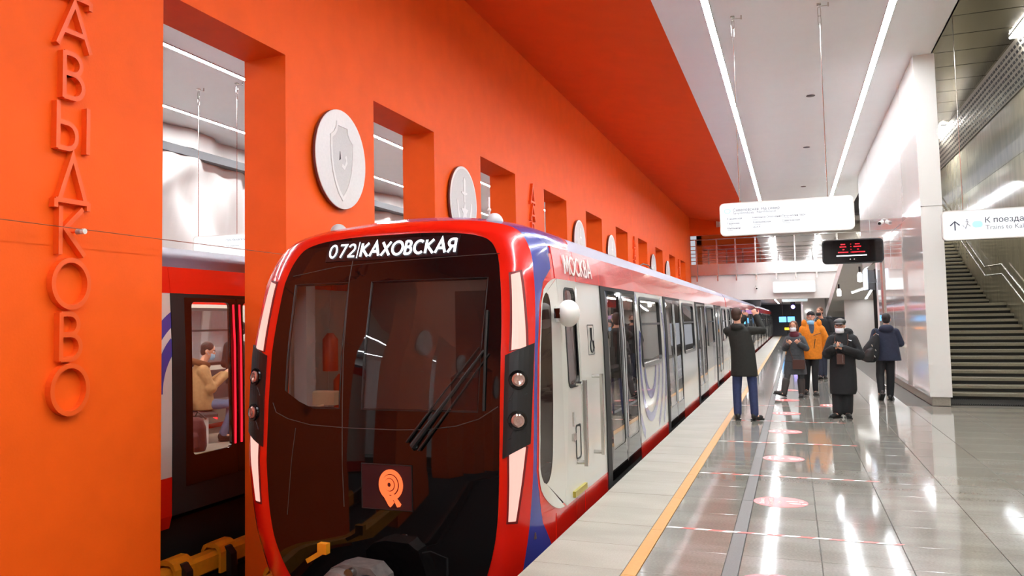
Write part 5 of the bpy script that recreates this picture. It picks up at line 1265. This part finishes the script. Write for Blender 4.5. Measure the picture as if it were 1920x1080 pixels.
    rings = [((.06,0,.8),.2,.15),((.06,0,1.0),.2,.15),((.06,0,1.25),.205,.145),((.06,0,1.42),.21,.14),((.065,0,1.53),.19,.12),((.065,0,1.6),.11,.095)]
    root, (f, r, u, rot), c = person('tall short-haired man in a black jacket and black mask behind the orange jacket', (.636,24.17,0), (-.55,-1), J, BLKP, [.085,.08,.06], fab('dark_jeans', (40,46,62)), [.09,.07,.062], LEATH, {'a': (-.4,-1), 'b': (.1,-1)}, hairM=HAIRR, coat_rings=rings,
        hood=[((.25,.03,1.6),(.09,.09,.07)), ((.08,.1,1.58),(.17,.08,.08))], hands=[((-.13,-.1,.98),(0,-.2,-1),(1,0,0),.5,1), ((.27,-.1,.98),(0,-.2,-1),(-1,0,0),.5,1)])
    mask_on(root, J['head'], f, r, u, 1.0, MASKK)
    # man in long black coat and cap with phone
    J = dict(head=(.02,-.03,1.485), neck=(.05,0,1.33), pel=(.03,0,.85), sa=(-.09,-.01,1.25), ea=(-.18,-.08,1.03), wa=(-.105,-.22,1.12), sb=(.19,-.01,1.25), eb=(.28,-.08,1.02), wb=(.045,-.23,1.12),
             ha=(-.05,0,.85), ka=(-.055,0,.45), na=(-.065,-.02,.085), hb=(.1,0,.85), kb=(.09,0,.45), nb=(.075,.02,.085))
    rings = [((.02,0,.38),.19,.16),((.03,0,.45),.205,.165),((.035,0,.7),.2,.16),((.035,0,.95),.19,.15),((.045,0,1.15),.185,.14),((.05,0,1.25),.18,.125),((.055,0,1.33),.11,.1),((.055,0,1.38),.085,.085)]
    root, (f, r, u, rot), c = person('man in a long black coat and leather cap looking at a phone, white mask', (.684,15.0,0), (-.2,-1), J, BLKP, [.095,.09,.065], BLKP, [.1,.09,.085], LEATH, {'a': (-.7,-1), 'b': (.1,-1)}, hs=.97, tilt=-.12, coat_rings=rings, hairM=mat('hair_grey', (120,112,104), .7),
        hood=[((.13,.05,1.37),(.09,.09,.08)), ((.05,.1,1.33),(.15,.08,.08))], hands=[((-.105,-.22,1.12),(.55,-.15,.35),(0,.6,-.6),.7,-1), ((.045,-.23,1.12),(-.6,-.15,.3),(0,.6,-.6),.7,1)])
    mask_on(root, J['head'], f, r, u, .97, MASKW)
    hc = Vector(J['head']); e = MB(); e.ell(hc+u*.06-f*.012, (.095,.112,.055), 18, 12, rot); e.ell(hc+u*.04+f*.085, (.07,.06,.014), 14, 8, rot); remesh(e, .009, mat('cap_leather', (46,48,48), .5), 'cap', root, 2)
    for s in (-1, 1):
        e = MB(); e.tube([hc+r*s*.03+f*.1+(r*math.cos(2*PI*i/12)*.022+u*math.sin(2*PI*i/12)*.016) for i in range(13)], .003, 5, False); e.build('glasses', MATS['glasses_red'], root, local=True)
    e = MB(); e.prism([(.0,0),(.04,-.012),(.045,.004),(.02,.006),(-.005,.018)], (.13,-.145,1.25), (1,0,0), (0,0,1), (0,-1,0), .012); e.build('chest_logo', MASKW, c, local=True)
    b = thing('phone', 'dark phone held by the man in the cap', 'phone', (.655,14.735,1.155)); e = MB(); e.obox((0,0,.02), (1,0,0), (0,.7,.7), (0,-.7,.7), .07, .036, .005); e.build('phone_body', BLACK, b, local=True)
    b = thing('handbag', 'small brown leather bag hanging on the chest of the man in the cap', 'bag', (.685,14.81,.87))
    e = MB(); e.cbox(-.058,.058,-.025,.025,0,.17,.02); e.build('bag_body', BROWN, b, local=True); e = MB(); e.tube([(.03,-.03,.02),(.03,-.03,.15)], .004, 5); e.build('bag_zip', CHROME, b, local=True)
    e = MB(); e.tube([(-.05,0,.165),(-.08,.02,.35),(-.06,.08,.48)], .006, 6); e.tube([(.05,0,.165),(.12,.02,.35),(.12,.08,.48)], .006, 6); e.build('bag_strap', BROWN, b, local=True)
    # man walking away with backpack
    J = dict(head=(.085,.03,1.575), neck=(.07,.0,1.42), pel=(.04,0,.86), sa=(-.11,0,1.32), ea=(-.18,.02,1.07), wa=(-.17,.15,.92), sb=(.23,0,1.32), eb=(.31,.03,1.1), wb=(.29,.2,1.08),
             ha=(-.04,0,.86), ka=(-.07,-.0,.47), na=(-.07,-.14,.16), hb=(.12,0,.86), kb=(.115,.03,.47), nb=(.095,.05,.085))
    rings = [((.09,0,.765),.225,.15),((.085,0,.9),.215,.15),((.075,0,1.1),.2,.145),((.07,0,1.24),.19,.135),((.07,0,1.32),.175,.12),((.07,0,1.4),.1,.09)]
    root, (f, r, u, rot), c = person('man in a navy hooded jacket walking away beside the enamel wall', (1.602,18.34,0), (.1,1), J, NAVY, [.08,.075,.058], BLKP, [.09,.075,.065], LEATH, {'a': (-.2,1,-.75), 'b': (.25,1)}, hs=.97, hairM=HAIRD, coat_rings=rings,
        hood=[((.07,-.1,1.39),(.135,.08,.085))], hands=[((-.17,.15,.92),(0,.2,-1),(1,0,0),.5,1), ((.29,.2,1.08),(-.2,1,0),(0,0,1),.6,1)])
    b = thing('backpack', 'black backpack slung on the left shoulder of the walking man', 'backpack', (1.45,18.12,.74))
    e = MB(); e.loft([((-.09,.0,.0),.07,.06),((-.11,-.01,.05),.15,.10),((-.1,-.01,.15),.175,.115),((-.06,-.005,.3),.14,.11),((-.01,0,.42),.10,.085),((.02,0,.52),.06,.055)]); remesh(e, .012, BLKP, 'pack_body', b, 3)
    e = MB(); e.loft([((-.13,-.09,.03),.08,.03),((-.13,-.105,.12),.1,.04),((-.09,-.1,.24),.075,.035),((-.06,-.09,.3),.04,.02)]); remesh(e, .01, LEATH, 'front_pocket', b, 2)
    e = MB(); e.tube([(-.02,-.03,.52),(.02,-.05,.56),(.07,-.04,.53)], .01, 6); e.build('top_handle', CHROME, b, local=True)
    e = MB(); e.tube([(.04,.06,.48),(.02,.14,.62),(.03,.26,.64)], .016, 6); e.build('shoulder_strap', BLKP, b, local=True)
    for p in ((-.06,-.125,.33),(.0,-.1,.24),(-.02,-.12,.12)):
        e = MB(); e.obox(p, (1,0,.4), (0,1,0), (-.4,0,1), .008, .006, .02); e.build('buckle', CHROME, b, local=True)
    # passengers of the second train
    x, y = -7.68, 9.45
    st = thing('passenger_seat', 'pale seat inside the second train under the man in tan', 'seat', (x, y-.05, .03))
    e = MB(); e.cbox(-.24,.24,-.22,.22,.36,.43,.03); e.build('seat_cushion', SEATM, st, local=True); e = MB(); e.cbox(-.24,.24,-.27,-.2,.43,.72,.02); e.build('seat_back', SEATM, st, local=True); e = MB(); e.box(-.2,.2,-.1,.1,0,.36); e.build('seat_base', SALW, st, local=True)
    e = MB(); e.box(-.0,.24,.2,.215,.33,.35); e.build('seat_light', LEDRED, st, local=True)
    J = dict(head=(0,.1,1.27), neck=(0,.02,1.1), pel=(0,0,.52), sa=(-.17,0,.99), ea=(-.2,.1,.76), wa=(-.08,.33,.92), sb=(.17,0,.99), eb=(.21,.1,.76), wb=(.07,.33,.93),
             ha=(-.09,.03,.5), ka=(-.1,.43,.5), na=(-.1,.4,.1), hb=(.09,.03,.5), kb=(.12,.43,.5), nb=(.14,.28,.1))
    rings = [((0,.02,.45),.21,.17),((0,.01,.55),.22,.17),((0,0,.75),.21,.155),((0,0,.9),.205,.145),((0,0,1.0),.18,.125),((0,.01,1.08),.1,.095)]
    root, (f, r, u, rot), c = person('seated train passenger in a tan jacket with fur hood looking at his phone', (x, y, .03), (.35,1), J, TAN, [.09,.085,.062], JEANS, [.085,.075,.06], LEATH, {'a': (0,1), 'b': (-.1,1)}, tilt=-.3, hairM=HAIRD, coat_rings=rings,
        hands=[((-.08,.33,.92),(.2,.4,.5),(0,-.6,.6),.8,1), ((.07,.33,.93),(-.2,.4,.5),(0,-.6,.6),.8,-1)])
    mask_on(root, J['head'], f, r, u, 1.0, MASKB)
    e = MB(); e.tube([(.14*math.cos(2*PI*i/20), -.01+.12*math.sin(2*PI*i/20)-.02, 1.1+.04*math.cos(2*PI*i/20+1.6)) for i in range(21)], .045, 8, False); remesh(e, .012, FUR, 'fur_collar', root, 1)
    root.rotation_euler = (0, 0, -.7); st.rotation_euler = (0, 0, -.7)
    b = thing('phone', 'phone in the hands of the seated passenger in tan', 'phone', (x+.27, y+.32, 1.02), -.7); e = MB(); e.obox((0,0,0), (1,0,0), (0,.6,.8), (0,-.8,.6), .037, .07, .005); e.build('phone_body', BLACK, b, local=True)
    # neighbour facing him and one standing passenger, both half hidden by the door
    b = thing('backpack', 'dark red backpack on the floor of the second train', 'backpack', (-7.2, 8.75, .03))
    e = MB(); e.loft([((0,0,.0),.14,.11),((0,0,.06),.16,.13),((0,0,.3),.15,.12),((0,0,.4),.11,.09),((0,0,.43),.06,.05)]); e.loft([((.04,-.1,.05),.1,.05),((.04,-.11,.2),.1,.05),((.04,-.1,.24),.07,.03)]); remesh(e, .012, mat('bag_darkred', (70,22,28), .7), 'pack_body', b, 2)
    e = MB(); e.tube([(-.1,.1,.4),(0,.05,.5),(.1,.1,.4)], .012, 6); e.build('carry_loop', BLACK, b, local=True)
    J = dict(head=(0,.03,1.56), neck=(0,0,1.4), pel=(0,0,.88), sa=(-.17,0,1.3), ea=(-.22,-.02,1.05), wa=(-.15,.2,1.15), sb=(.17,0,1.3), eb=(.22,-.02,1.05), wb=(.18,.1,.85), ha=(-.09,0,.88), ka=(-.09,0,.46), na=(-.09,0,.09), hb=(.09,0,.88), kb=(.09,0,.46), nb=(.09,0,.09))
    rings = [((0,0,.75),.2,.15),((0,0,1.0),.195,.145),((0,0,1.2),.195,.14),((0,0,1.3),.18,.12),((0,0,1.38),.1,.09)]
    root, (f, r, u, rot), c = person('standing passenger in black with a light mask half hidden by the lit door strips', (-7.72, 10.35, .03), (-.4,-1), J, BLKP, [.08,.075,.058], BLKP, [.085,.07,.06], LEATH, {'a': (0,-1), 'b': (0,-1)}, hairM=HAIRD, coat_rings=rings, hs=.97,
        hands=[((-.15,.2,1.15),(.1,.3,.8),(0,-1,0),.7,1), ((.18,.1,.85),(0,.2,-1),(-1,0,0),.5,1)])
    mask_on(root, J['head'], f, r, u, .97, MASKW)
people()
